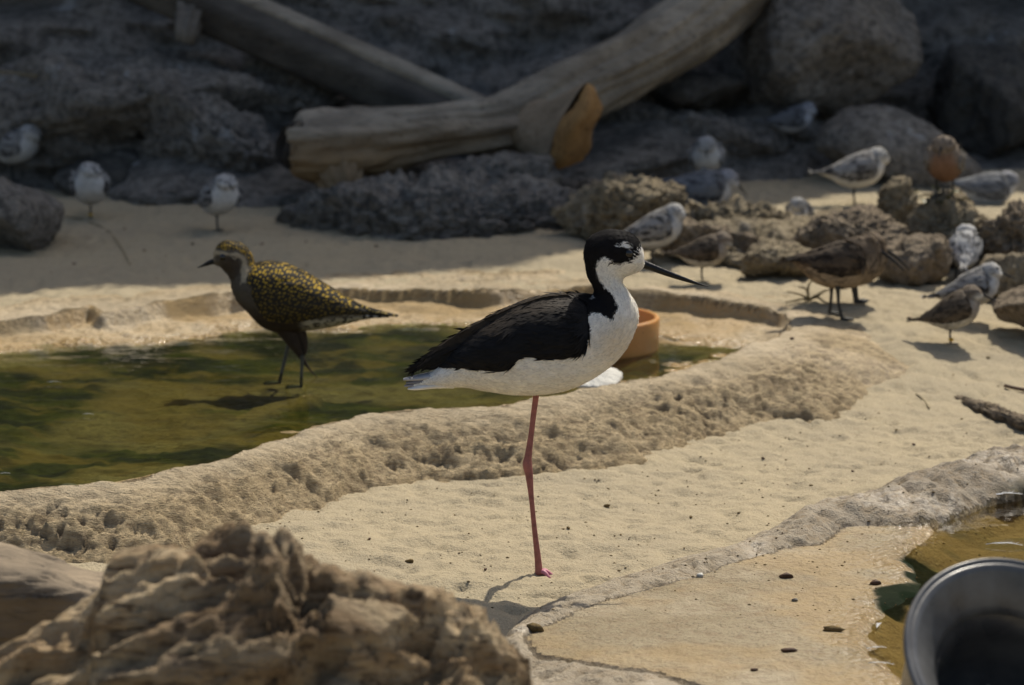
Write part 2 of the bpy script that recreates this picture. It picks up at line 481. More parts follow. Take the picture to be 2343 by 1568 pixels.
crest_front = [(-260, 1150), (-100, 1135), (0, 1125), (130, 1115), (270, 1100), (400, 1075), (500, 1050), (620, 1010), (720, 975), (830, 945),
               (950, 935), (1080, 930), (1150, 925), (1220, 908), (1300, 895), (1420, 870), (1550, 845), (1650, 820), (1700, 800),
               (1760, 778), (1792, 762), (1806, 745)]
crest_back = [(1803, 722), (1782, 707), (1740, 697), (1650, 690), (1560, 680), (1480, 667), (1400, 660), (1340, 655), (1250, 662), (1150, 666), (1050, 661),
              (900, 656), (780, 652), (740, 657), (600, 668), (520, 675), (400, 693), (300, 706), (235, 716), (205, 700), (150, 712), (100, 722), (0, 730), (-260, 745)]
A_in = np.vstack([gline(crest_front, 0.057), gline(crest_back, 0.062)])
front_base = [(-260, 1330), (-100, 1318), (0, 1308), (240, 1310), (420, 1290), (560, 1240), (660, 1203), (700, 1188), (850, 1142), (1000, 1107), (1130, 1111), (1250, 1097), (1400, 1077),
              (1480, 1062), (1550, 1037), (1650, 1002), (1800, 977), (1900, 972), (1960, 952), (2040, 912), (2110, 890)]
right_base = [(2140, 862), (2110, 838), (2050, 800), (2000, 770), (1950, 735), (1880, 705), (1800, 682)]
back_base = [(1700, 663), (1600, 653), (1500, 645), (1440, 628), (1340, 606), (1200, 604), (1000, 604), (780, 604), (640, 622), (560, 632), (500, 640), (300, 660), (200, 655), (100, 665), (0, 690), (-260, 710)]
A_out = np.vstack([gline(front_base, 0.0), gline(right_base, 0.03), gline(back_base, 0.058)])
water_A = np.vstack([gline(crest_front[:16], 0.04) + [0, -0.02],
                     gline([(1550, 838), (1600, 825), (1650, 806), (1640, 795), (1570, 783), (1515, 775), (1440, 775), (1300, 758), (1100, 746), (930, 748), (780, 758), (600, 757), (520, 762),
                            (485, 776), (300, 790), (190, 794), (0, 806), (-260, 815)], WATER_A)])

PLEDGE = gline([(535, 944), (600, 918), (680, 903), (735, 899), (720, 912), (640, 930), (560, 950)], WATER_A)
def basin_height(x, y):
    """height of the raised rock pool, its rim and its floor, plus masks"""
    P = np.stack([x, y], 1)
    wob = 0.006 * fbm(xyz(x * 14, y * 14), 3, 3)
    d_in = sdf(A_in, P) + wob
    d_out = sdf(A_out, P) + 0.012 * fbm(xyz(x * 11, y * 11), 31, 4)
    dw = sdf(water_A, P) + 0.012 * fbm(xyz(x * 12, y * 20), 5, 4)
    base = sand_level(x, y)
    crest = 0.057 + 0.003 * fbm(xyz(x * 6, y * 6), 8, 2)
    lv = fbm(xyz(x * 4 + 1, y * 3), 9, 3)
    crest = np.maximum(crest, base + 0.006 + 0.006 * np.clip(lv, -0.8, 1))
    a = np.clip(d_in, 0, None); b = np.clip(-d_out, 0, None)
    t = a / (a + b + 1e-6)
    front = sstep(3.15, 2.75, y)
    prof = (1 - t ** 1.6) * front + (1 - t ** 3.0) * (1 - front)
    zo = base - 0.012 + (crest - base + 0.012) * prof
    # layered, undercut looking face
    lay = ridged(xyz(x * 5 + 3, y * 9, zo * 60), 12, 4)
    rough = 0.0105 * fbm(xyz(x * 26, y * 55, zo * 60), 21, 6, 0.68) * (0.25 + 0.75 * sstep(0.05, 0.5, t)) * front + 0.0035 * fbm(xyz(x * 30, y * 30), 22, 4) * (1 - 0.5 * front)
    pits = np.clip(fbm(xyz(x * 120, y * 170, zo * 120), 41, 2) - 0.12, 0, 1) * sstep(0.10, 0.4, t) * (0.35 + 0.65 * sstep(-0.1, 0.5, fbm(xyz(x * 6, y * 8), 44, 3)))
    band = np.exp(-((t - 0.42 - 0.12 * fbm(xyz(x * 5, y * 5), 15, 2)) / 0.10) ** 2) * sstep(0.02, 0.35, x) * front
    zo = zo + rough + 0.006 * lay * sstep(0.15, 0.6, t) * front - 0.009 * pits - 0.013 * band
    outside = d_out > 0
    zo = np.where(outside, base - 0.012 - 0.5 * np.clip(d_out, 0, 0.05), zo)
    # inside: shelf and pool floor
    floor = WATER_A + np.clip(dw * 0.10, -0.017, 0.006) + 0.0045 * fbm(xyz(x * 16, y * 26), 51, 4) + 0.006 * fbm(xyz(x * 5, y * 7), 52, 2) * sstep(0, -0.08, dw)
    led = sdf(PLEDGE, P) + 0.004 * fbm(xyz(x * 40, y * 40), 58, 3)
    ledm = sstep(0.006, -0.004, led)
    floor = floor * (1 - ledm) + (WATER_A - 0.003 + 0.001 * fbm(xyz(x * 50, y * 50), 59, 3)) * ledm
    wall = sstep(0.0, -1.0, d_in / (0.017 + 0.016 * np.clip(fbm(xyz(x * 6, y * 6), 57, 3), -0.5, 1)))
    zi = crest * (1 - wall) + floor * wall + 0.003 * fbm(xyz(x * 45, y * 45), 55, 4, 0.6)
    z = np.where(d_in > 0, zo, np.minimum(zi, crest))
    wet = np.where(d_in < 0, sstep(0.09, 0.0, dw) * 0.9 + 0.1, 0) * sstep(0.0, -0.02, d_in)
    wet = np.maximum(wet, 0.55 * np.where(d_in < 0, sstep(-0.1, 0.3, fbm(xyz(x * 7, y * 9), 60, 3)), 0))
    wet = wet * sstep(-0.015, 0.0, dw)
    backrim = (1 - front) * np.where(d_in > 0, 1, 0)
    wet = np.maximum(wet, 0.35 * backrim * sstep(-0.2, 0.4, fbm(xyz(x * 9, y * 14), 61, 3)))
    al = sstep(0.004, -0.02, dw) * sstep(-0.55, 0.25, fbm(xyz(x * 5, y * 8), 70, 4) + 0.15)
    al = np.clip(al, 0, 1) * np.where(d_in < 0, 1, 0) * (1 - ledm)
    rust = np.where(d_in < 0, sstep(-0.5, 0.3, fbm(xyz(x * 8, y * 14), 80, 4)) * 0.95, 0.10 * sstep(0, 0.5, fbm(xyz(x * 6, y * 6), 81, 3)))
    rust = np.maximum(rust, 0.8 * ledm * np.where(d_in < 0, 1, 0))
    rust = np.maximum(rust, np.where((d_in > 0), sstep(0.75, 1.0, t) * 0.35 * front, 0))
    white = np.where(d_in > 0, sstep(0.55, 0.0, t) * 0.75 + 0.0, 0.25 * sstep(0, 0.4, fbm(xyz(x * 5, y * 6), 90, 3)))
    white = white * np.where(d_in < 0, 1 - ledm, 1)
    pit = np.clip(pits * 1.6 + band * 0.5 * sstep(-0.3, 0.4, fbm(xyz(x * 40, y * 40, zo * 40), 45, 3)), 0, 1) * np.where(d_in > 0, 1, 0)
    return z, d_in, d_out, dict(wet=wet, algae=al, rust=rust, white=white, pit=pit, moss=np.clip(sstep(0.012, -0.004, np.abs(dw)) * sstep(0.0, 0.5, fbm(xyz(x * 18, y * 30), 95, 3)) * np.where(d_in < 0, 1, 0), 0, 1))

# slab pool in front on the right
B_outer = [(2600, 955), (2450, 1000), (2342, 1040), (2200, 1085), (2100, 1115), (1960, 1150), (1900, 1172), (1830, 1192), (1750, 1222), (1690, 1250), (1600, 1275), (1500, 1292), (1400, 1312), (1330, 1342), (1250, 1382),
           (1165, 1417), (1150, 1450), (1140, 1520), (1130, 1650), (1120, 1800), (2700, 1800)]
B_inner = [(2600, 1030), (2450, 1085), (2342, 1125), (2230, 1148), (2170, 1178), (2130, 1192), (2050, 1196), (1930, 1197), (1880, 1235), (1780, 1262), (1700, 1278), (1600, 1308), (1500, 1330), (1400, 1362), (1310, 1395),
           (1230, 1430), (1215, 1460), (1240, 1492), (1340, 1508), (1500, 1530), (1600, 1560), (1700, 1600), (1800, 1640), (2700, 1640)]
B_water = [(2600, 1040), (2450, 1090), (2342, 1122), (2240, 1146), (2190, 1182), (2140, 1198), (2128, 1232), (2082, 1258), (2062, 1288), (2090, 1318), (2112, 1345), (2066, 1380), (2022, 1400), (1997, 1428), (1985, 1452), (1988, 1490), (2010, 1522), (2060, 1560),
           (2130, 1640), (2700, 1640)]
WATER_B = 0.0115
PB_out = gline(B_outer, 0.0); PB_in = gline(B_inner, 0.02); PB_w = gline(B_water, WATER_B)
algaeB = gline([(2062, 1290), (2100, 1262), (2200, 1275), (2215, 1330), (2180, 1375), (2110, 1385), (2030, 1400), (2000, 1385), (2020, 1360), (2090, 1345)], WATER_B)
def slab_height(x, y):
    P = np.stack([x, y], 1)
    wob = 0.007 * fbm(xyz(x * 16, y * 16), 103, 4)
    d_o = sdf(PB_out, P) + 0.6 * wob
    d_i = sdf(PB_in, P) + wob
    d_w = sdf(PB_w, P) + 0.006 * fbm(xyz(x * 30, y * 40), 104, 4)
    a = np.clip(d_i, 0, None); b = np.clip(-d_o, 0, None)
    t = a / (a + b + 1e-6)
    right = sstep(0.1, 0.45, x)
    ridge = 0.013 + 0.020 * right + 0.004 * fbm(xyz(x * 10, y * 10), 105, 3)
    prof = np.sin(np.clip(t, 0, 1) * np.pi) ** 0.7
    slab = 0.017 + 0.0015 * fbm(xyz(x * 9, y * 9), 110, 4) + 0.0006 * fbm(xyz(x * 90, y * 90), 111, 3)
    pool = WATER_B + np.clip(d_w * 0.55, -0.02, 0.0) + 0.0022 * fbm(xyz(x * 34, y * 34), 112, 4)
    inner = np.where(d_w < 0.012, pool + (slab - pool) * sstep(-0.002, 0.012, d_w), slab)
    z = np.where(d_i < 0, inner, np.maximum(0.014 * (1 - t), 0.0) - 0.008 * t + ridge * prof + (0.0022 + 0.004 * right) * fbm(xyz(x * 45, y * 45, 0), 113, 5, 0.6))
    pits = np.clip(fbm(xyz(x * 110, y * 110), 120, 3) - 0.15, 0, 1) * np.where(d_i > 0, 1, 0.0)
    z = z - 0.007 * pits
    z = np.where(d_o > 0, -0.012 - 0.4 * np.clip(d_o, 0, 0.04), z)
    sparkle = np.exp(-np.clip(d_w, 0, 1) / 0.05)
    wet = np.where(d_i < 0, np.clip(sparkle + 0.18 + 0.25 * sstep(0, 0.5, fbm(xyz(x * 8, y * 8), 130, 3)), 0, 1), 0.15 + 0.45 * sstep(0.15, 0.55, fbm(xyz(x * 18, y * 18), 131, 3)))
    wet = np.where(d_i < 0, wet * (0.25 + 0.75 * sstep(-0.012, 0.0, d_w)), wet)
    da = sdf(algaeB, P) + 0.014 * fbm(xyz(x * 40, y * 40), 133, 4)
    al = np.maximum(sstep(0.003, -0.008, da) * 0.95, sstep(0.0, -0.02, d_w) * sstep(-0.2, 0.5, fbm(xyz(x * 12, y * 16), 134, 4)) * 0.8)
    moss = np.clip(sstep(0.004, -0.006, da) * 0.95 + 0.25 * np.exp(-(d_w / 0.006) ** 2) * sstep(0, 0.4, fbm(xyz(x * 25, y * 25), 136, 3)) * np.where(d_i < 0, 1, 0), 0, 1)
    rust = np.where(d_i < 0, sstep(-0.3, 0.4, fbm(xyz(x * 11, y * 13), 140, 5, 0.6)) * 0.62, 0.05)
    rust = np.maximum(rust, np.where(d_i < 0, sstep(0.02, 0.0, d_w) * 0.6, 0))
    white = np.where(d_i < 0, 0.45 * sstep(-0.05, 0.45, fbm(xyz(x * 10 + 4, y * 13), 141, 5, 0.6)), 0.55 * (1 - 0.6 * right))
    wet = wet * (1 - 0.9 * moss)
    return z, d_i, d_o, dict(wet=wet, algae=al, rust=rust, white=white, pit=pits * 1.4, moss=moss)

def field_mesh(name, xs, ys, fn, keep):
    X, Y = np.meshgrid(xs, ys, indexing='ij')
    x, y = X.ravel(), Y.ravel()
    z, di, do, at = fn(x, y)
    nu, nv = len(xs), len(ys)
    Fq = gridfaces(nu, nv)
    out = []
    for nm, test in keep:
        k = test(di, do)
        kf = k[Fq].any(1)
        ff = Fq[kf]
        used = np.zeros(len(x), bool); used[ff.ravel()] = True
        idx = np.cumsum(used) - 1
        V = np.stack([x, y, z], 1)[used]
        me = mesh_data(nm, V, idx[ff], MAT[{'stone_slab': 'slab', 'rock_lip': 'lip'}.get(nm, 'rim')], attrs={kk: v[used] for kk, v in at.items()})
        # faces point up: gridfaces over (x,y) ij order gives downward normals
        me.flip_normals()
        out.append(link(nm, me))
    return out

# --- sand sheet
def axis(*segs):
    a = []
    for s0, s1, st in segs:
        a.append(np.arange(s0, s1, st))
    a.append([segs[-1][1]])
    return np.concatenate(a)
xs = axis((-30, -4, 3.0), (-4, -1.1, 0.12), (-1.1, -0.75, 0.02), (-0.75, 0.85, 0.0042), (0.85, 1.3, 0.02), (1.3, 4, 0.12), (4, 30, 3.0))
ys = axis((-20, 0.4, 2.0), (0.4, 1.75, 0.04), (1.75, 2.9, 0.0042), (2.9, 3.6, 0.008), (3.6, 5.0, 0.016), (5.0, 8.0, 0.15), (8, 60, 4.0))
X, Y = np.meshgrid(xs, ys, indexing='ij'); x, y = X.ravel(), Y.ravel()
z = sand_level(x, y)
rip = fbm(xyz(x * 13 + y * 3, y * 34), 201, 4, 0.6)
z += 0.0024 * rip + 0.0026 * fbm(xyz(x * 55, y * 70), 202, 4, 0.6) + 0.005 * fbm(xyz(x * 4, y * 4), 203, 2)
dimple = np.clip(fbm(xyz(x * 40, y * 48), 204, 2) - 0.25, 0, 1)
z -= 0.006 * dimple
P2 = np.stack([x, y], 1)
near = (x > -1.6) & (x < 1.7) & (y > 1.0) & (y < 4.6)
dA = np.full(len(x), 1.0); dB = np.full(len(x), 1.0)
dA[near] = sdf(A_in, P2[near]); dB[near] = sdf(PB_in, P2[near])
z -= 0.16 * sstep(0.015, -0.03, dA) + 0.10 * sstep(0.01, -0.03, dB)
# sand heaps a little against the rim
dAo = np.full(len(x), 1.0); dAo[near] = sdf(A_out, P2[near])
z += 0.004 * np.exp(-np.abs(dAo) / 0.03)
o = mobj('sand_ground', np.stack([x, y, z], 1), gridfaces(len(xs), len(ys))[:, ::-1].copy(), MAT['sand'])
tag(o, kind='structure')

# --- raised pool
gx = axis((-1.30, -0.72, 0.016), (-0.72, 1.02, 0.0027), (1.02, 1.2, 0.016)); gy = axis((2.12, 2.9, 0.0027), (2.9, 3.3, 0.0042), (3.3, 3.8, 0.0042), (3.8, 4.1, 0.01))
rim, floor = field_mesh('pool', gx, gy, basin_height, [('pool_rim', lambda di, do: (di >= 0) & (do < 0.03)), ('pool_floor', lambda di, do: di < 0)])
tag(rim, 'low tan pitted rock rim curving round the green pool', 'pool rim')
tag(floor, kind='structure')
pA = water_A
wpoly = np.vstack([pA])
def flat_poly(name, poly, z, mat):
    # fan grid clipped by polygon: simple ngon
    V = np.hstack([poly, np.full((len(poly), 1), z)])
    me = bpy.data.meshes.new(name); me.from_pydata(V.tolist(), [], [tuple(range(len(V)))]); me.update()
    if me.polygons[0].normal.z < 0: me.flip_normals()
    me.materials.append(mat)
    return link(name, me)
A_water_sheet = np.vstack([A_in])
o = flat_poly('pool_water', A_water_sheet, WATER_A, MAT['water']); tag(o, kind='structure')

# --- front slab pool
gx = axis((-0.25, 0.80, 0.0036), (0.80, 1.1, 0.02)); gy = axis((1.40, 1.85, 0.008), (1.85, 2.75, 0.0036), (2.75, 2.95, 0.01))
lip, slab = field_mesh('slab', gx, gy, slab_height, [('rock_lip', lambda di, do: (di >= 0) & (do < 0.03)), ('stone_slab', lambda di, do: di < 0)])
tag(lip, 'thin grey crusty stone lip edging the orange-stained slab beside the sand', 'stone lip')
tag(slab, kind='structure')
o = flat_poly('slab_water', gline([(2600, 1000), (2450, 1060), (2342, 1105), (2240, 1140), (2120, 1185), (2000, 1240), (2000, 1300), (1960, 1380), (1940, 1480), (1960, 1560), (2050, 1690), (2700, 1690)], WATER_B), WATER_B, MAT['water2'])
tag(o, kind='structure')

# --- cliff at the back: a rock wall, its unseen ridge shaped to shade the rear of the enclosure
RIDGE = [(-40, 3.2), (-4, 4.1), (-1.0, 4.12), (0.42, 4.08), (0.65, 3.95), (0.90, 3.78), (1.10, 3.6), (1.16, 2.75), (1.30, 2.45), (1.42, 2.36), (1.55, 2.33), (1.9, 2.3), (3, 2.3), (6, 2.2), (40, 2.4)]
xs = axis((-20, -4, 2.0), (-4, -1.6, 0.12), (-1.6, 1.9, 0.014), (1.9, 4, 0.12), (4, 20, 2.0))
prof = np.array([(4.22, -0.06), (4.45, 0.06), (4.62, 0.13), (4.80, 0.20), (4.95, 0.30), (5.08, 0.42), (5.2, 0.55), (5.35, 0.85), (5.6, 1.5), (5.8, 2.3), (5.95, 3.2), (6.0, 3.76), (6.15, 3.7), (6.8, 0.0)])
npf = 190
tt = np.concatenate([np.linspace(0, 6.3, 130), np.linspace(6.34, 13, 60)])
pf = np.stack([np.interp(tt, range(len(prof)), prof[:, 0]), np.interp(tt, range(len(prof)), prof[:, 1])], 1)
X, T = np.meshgrid(xs, np.arange(npf), indexing='ij'); x = X.ravel(); ti = T.ravel()
yy = pf[ti, 0].copy(); zz = pf[ti, 1].copy()
rz = np.interp(x, [r[0] for r in RIDGE], [r[1] for r in RIDGE])
sc_ = np.where(zz > 0.6, 0.6 + (zz - 0.6) * (rz + 0.06 * vnoise(xyz(x * 9, x * 0), 5) - 0.6) / 3.16, zz)
pp = np.stack([x * 2.2, yy * 2.2, zz * 3.4], 1)
big = fbm(pp, 301, 3); ri = ridged(np.stack([x * 3.2 + zz * 2, yy * 4, zz * 7], 1), 302, 4)
lowband = sstep(0.9, 0.5, zz)
disp = (0.16 * big + 0.07 * ri * lowband + 0.02 * fbm(np.stack([x * 16, yy * 16, zz * 20], 1), 303, 4)) * sstep(-0.06, 0.06, zz) * sstep(3.6, 2.4, zz) 
stair = 0.05 * np.sin((zz + 0.10 * x + 0.06 * big) * 34) * lowband * sstep(0.02, 0.2, zz)
yy += 0.42 * sstep(0.12, 0.45, x) * sstep(1.2, 0.3, zz)
yy -= disp + 0.5 * stair
sc_ = sc_ + 0.05 * big * lowband * sstep(0.05, 0.2, zz)
o = mobj('cliff_wall', np.stack([x, yy, sc_], 1), gridfaces(len(xs), npf)[:, ::-1].copy(), MAT['cliff'])
tag(o, kind='structure')

# ================================================================== BOULDERS
from functools import lru_cache
import bmesh
@lru_cache(None)
def ico(sub):
    bm = bmesh.new(); bmesh.ops.create_icosphere(bm, subdivisions=sub, radius=1.0)
    bm.verts.ensure_lookup_table()
    V = np.array([v.co[:] for v in bm.verts]); F = np.array([[v.index for v in f.verts] for f in bm.faces])
    bm.free()
    return V, F
ALL_ROCKS = []
def rock_mesh(radii, seed, sub=5, planes=13, amp=0.10, fine=0.03, pit=0.0, freq=3.0, cut=(0.62, 1.0), tilt=0.0):
    fine *= 1.8; amp *= 1.15
    D, F = ico(sub)
    rg = np.random.default_rng(seed)
    N = rg.normal(size=(planes, 3)); N /= np.linalg.norm(N, axis=1)[:, None]
    d = rg.uniform(cut[0], cut[1], planes)
    q = (D @ N.T) / d
    q = np.maximum(q, 0.05)
    r = 1.0 / ((q ** 16).sum(1) ** (1 / 16.0))
    r = np.minimum(r, 1.12)
    V = D * r[:, None]
    mx = np.abs(V).max(0); V = V / mx
    V = V * np.array(radii)
    sz = float(np.mean(radii))
    p = V / sz * freq / 2 + seed * 1.37
    n = amp * fbm(p * 1.2, seed, 4) + 0.5 * amp * ridged(p * 2.2, seed + 5, 4) + fine * fbm(p * 9, seed + 9, 4, 0.6)
    if pit: n -= pit * np.clip(fbm(p * 7, seed + 21, 3) - 0.1, 0, 1)
    V = V + D * (n * sz)[:, None]
    if tilt:
        c, s = math.cos(tilt), math.sin(tilt)
        V = np.stack([V[:, 0] * c + V[:, 2] * s, V[:, 1], -V[:, 0] * s + V[:, 2] * c], 1)
    return V, F
def rock(box, label, mat, ry, seed, Y=None, name='boulder', zg=0.06, group=None, **k):
    x0, y0, x1, y1 = box
    if Y is None:
        Y = gnd((x0 + x1) / 2, y1, zg).y + 0.75 * ry
    s = mpp(Y)
    c = atY((x0 + x1) / 2, (y0 + y1) / 2, Y)
    rx = (x1 - x0) / 2 * s; rz_ = (y1 - y0) / 2 * s * 1.05
    V, F = rock_mesh((rx, ry, rz_), seed, **k)
    base = Vector((c.x, c.y, c.z - rz_))
    o = mobj(name, V + [0, 0, rz_], F, mat, loc=base)
    tag(o, label, 'rock', group)
    ALL_ROCKS.append(o)
    return o

G = MAT['rock_grey']
rock((600, 415, 1440, 560), 'long rough grey rock ledge lying under the forked log', G, 0.22, 11, sub=6, amp=0.09, fine=0.035, pit=0.05, freq=5, cut=(0.85, 1.0), zg=0.05, planes=20)
rock((1270, 405, 1580, 560), 'low tan rock ridge running from the log ledge towards the sunlit birds', MAT['rock_tan'], 0.10, 23, sub=6, amp=0.12, fine=0.04, pit=0.06, freq=6, cut=(0.8, 1.0), planes=18)
rock((-120, 405, 138, 580), 'grey boulder with a small white bird standing on top', G, 0.13, 31, amp=0.06, fine=0.02)
rock((545, 92, 850, 300), 'rough pale boulder splashed with white against the grey beam', MAT['rock_pale'], 0.16, 41, Y=4.93, sub=6, amp=0.12, fine=0.06, pit=0.12, freq=4)
rock((-220, 140, 660, 345), 'broad smooth grey rock shelf overhanging a dark hollow', G, 0.24, 51, Y=4.80, sub=6, amp=0.08, fine=0.02, freq=4, cut=(0.8, 1.0))
rock((260, 235, 790, 490), 'sloping grey rock slab beside the end of the forked log', G, 0.18, 62, Y=4.64, sub=6, amp=0.09, fine=0.035, pit=0.06, tilt=0.5, freq=4)
rock((90, 360, 520, 520), 'low rock coloured dark for the shade in the hollow behind two white birds', MAT['rock_dark_shade'], 0.12, 67, Y=4.62)
rock((930, 350, 1290, 500), 'humped grey rock holding up the middle of the forked log', G, 0.12, 77, Y=4.42, sub=6, amp=0.1, fine=0.035, pit=0.05)
rock((1360, 225, 1850, 445), 'brown-grey boulder with a rough crest behind the white birds', G, 0.18, 71, Y=4.98, sub=6, amp=0.08, fine=0.03, pit=0.04)
rock((1430, 160, 1710, 250), 'dark flat block wedged under the raised log', MAT['rock_dark_shade'], 0.14, 75, Y=5.0)
rock((1630, -60, 2100, 265), 'big rounded boulder with a white splash high on its side', G, 0.26, 83, Y=5.12, sub=6, amp=0.06, fine=0.012, cut=(0.8, 1.0))
rock((1860, 262, 2260, 470), 'smooth sloping grey rock behind the sunlit white bird', G, 0.18, 91, Y=4.78, amp=0.05, fine=0.012, tilt=0.3)
rock((2090, 100, 2460, 420), 'rock coloured very dark for the shade at the back', MAT['rock_dark_shade'], 0.2, 95, Y=5.15)
TN = MAT['rock_tan']
rock((2005, 412, 2110, 560), 'knobbly tan rock lump with a dark hollow side', TN, 0.045, 103, amp=0.16, fine=0.05, pit=0.1, sub=6)
rock((1800, 462, 2075, 625), 'flat-faced grey-tan block carrying a sunlit white bird', MAT['rock_brown'], 0.08, 111, amp=0.12, fine=0.04, pit=0.06, sub=6)
rock((2090, 452, 2300, 625), 'rough pitted tan rock next to the resting grey bird', TN, 0.08, 121, sub=6, amp=0.2, fine=0.045, pit=0.14, freq=4)
rock((2240, 460, 2420, 640), 'dark pitted rock beside the rough tan rock', MAT['rock_brown'], 0.08, 127, sub=6, amp=0.2, fine=0.045, pit=0.14, freq=4)
rock((1990, 535, 2210, 655), 'squarish brown block behind the mottled white bird', MAT['rock_brown'], 0.06, 131, amp=0.1, fine=0.03, pit=0.04)
rock((1690, 555, 1870, 645), 'low tan rock beside the brown long-billed wader', TN, 0.06, 139, amp=0.16, fine=0.045, pit=0.08)
rock((1470, 500, 1730, 612), 'brown rock sheltering the small brown sandpiper', MAT['rock_brown'], 0.07, 143, amp=0.16, fine=0.04, pit=0.08)
rock((1500, 466, 1860, 552), 'crumbly tan rock hiding a sleeping bird', TN, 0.07, 149, amp=0.18, fine=0.05, pit=0.1, sub=6)
rock((2272, 655, 2440, 748), 'smooth round brown stone on the sunlit sand', MAT['rock_brown'], 0.06, 151, amp=0.05, fine=0.012)
rock((2235, 580, 2420, 690), 'tan stone behind the white bird with long bill', TN, 0.06, 157, amp=0.08, fine=0.03)
rock((1325, 408, 1415, 440), 'small smooth blue-grey stone on the shaded sand by the log stub', MAT['rock_pale'], 0.03, 163, Y=4.55, name='stone', amp=0.04, fine=0.01)
sh = atY(1810, 560, 3.92); V, F = rock_mesh((0.26, 0.27, 0.040), 181, sub=6, amp=0.10, fine=0.02, pit=0.03, freq=7, cut=(0.8, 1.0), planes=22)
o = mobj('rock_shelf', V, F, MAT['rock_tan'], loc=Vector((sh.x, sh.y, 0.062))); tag(o, 'broad low sunlit tan rock shelf under the small brown birds', 'rock'); ALL_ROCKS.append(o)
# ledge step of dark stone in the sand on the right
pa = gnd(2150, 912, 0.0); pb = gnd(2420, 1008, 0.0)
dv = (pb - pa); L = dv.length; ang = math.atan2(dv.y, dv.x)
V, F = rock_mesh((L / 2, 0.012, 0.009), 171, amp=0.06, fine=0.03, freq=5, cut=(0.85, 1))
o = mobj('stone_edge', V + [0, 0, 0.001], F, MAT['rock_brown'], loc=(pa + pb) / 2 + Vector((0, 0, float(sand_level((pa.x + pb.x) / 2, (pa.y + pb.y) / 2)) - 0.002)), rot=(0, 0, ang)); tag(o, 'dark half-buried stone edge stepping down in the sunlit sand', 'stone')
ALL_ROCKS.append(o)

# ================================================================== DRIFTWOOD
def log_mesh(path, Ys, nr=160, ns=72, seed=0, ridge=0.006, ncap=True):
    """path rows: (xv, yv, radius_view_px); Ys depth per row -> world tube with grain relief"""
    pts = []; rad = []
    for (xv, yv, r), Y_ in zip(path, Ys):
        p = atY(xv, yv, Y_); pts.append(p); rad.append(r * mpp(Y_))
    V, F = tube(np.array(pts), rad, nr, ns)
    N = vnormals(V, F)
    ax = np.repeat(np.linspace(0, 1, nr), ns); ax = np.concatenate([ax, [0, 1]])
    an = np.tile(np.arange(ns) / ns * 2 * np.pi, nr); an = np.concatenate([an, [0, 0]])
    L = np.linalg.norm(np.array(pts[-1]) - np.array(pts[0]))
    q = np.stack([ax * L * 5, np.cos(an) * 2.2, np.sin(an) * 2.2], 1)
    q2 = np.stack([ax * L * 5, np.cos(an) * 9, np.sin(an) * 9], 1)
    d = 1.6 * ridge * fbm(q, seed, 3) + 0.5 * ridge * fbm(q2, seed + 3, 3) - ridge * 1.2 * np.clip(ridged(q2 * [0.35, 0.4, 0.4], seed + 7, 2) - 0.75, 0, 1) * 2
    return V + N * d[:, None], F, ax, an

root = empty('forked_log', gnd(1000, 545, 0.06))
path = [(676, 338, 64), (700, 338, 74), (760, 334, 76), (830, 326, 72), (920, 314, 66), (1020, 301, 60), (1110, 290, 58), (1190, 268, 66), (1290, 218, 74), (1400, 165, 72), (1500, 112, 76), (1580, 58, 82), (1650, 0, 86), (1730, -70, 90), (1820, -150, 90)]
Ys = [4.40, 4.40, 4.42, 4.45, 4.48, 4.52, 4.55, 4.6, 4.66, 4.74, 4.82, 4.9, 4.97, 5.05, 5.15]
V, F, ax, an = log_mesh(path, Ys, 220, 80, 401, 0.007)
stain = sstep(0.42, 0.05, ax) * sstep(0.35, -0.5, V[:, 2] - np.interp(ax, np.linspace(0, 1, len(path)), [atY(p[0], p[1], y_).z for p, y_ in zip(path, Ys)]) * 1.0)
zc = np.interp(ax, np.linspace(0, 1, len(path)), [atY(p[0], p[1], y_).z for p, y_ in zip(path, Ys)])
stain = sstep(0.62, 0.05, ax) * sstep(0.045, -0.03, V[:, 2] - zc)
loc = np.array(root.location)
trunk = mobj('trunk', V - loc, F, MAT['log'], root, attrs={'stain': stain})
# dark hollow heart at the left end
V, F, ax, an = log_mesh([(660, 338, 30), (664, 339, 48), (672, 339, 58), (690, 338, 62)], [4.39, 4.39, 4.395, 4.40], 24, 60, 405, 0.002)
mobj('rotten_end', V - loc, F, MAT['bark'], root)
# knob below the left end
V, F, ax, an = log_mesh([(770, 360, 55), (775, 395, 52), (785, 425, 40), (795, 445, 18)], [4.43, 4.40, 4.38, 4.37], 40, 48, 409, 0.008)
mobj('knob', V - loc, F, MAT['log'], root, attrs={'stain': np.full(len(V), 0.7)})
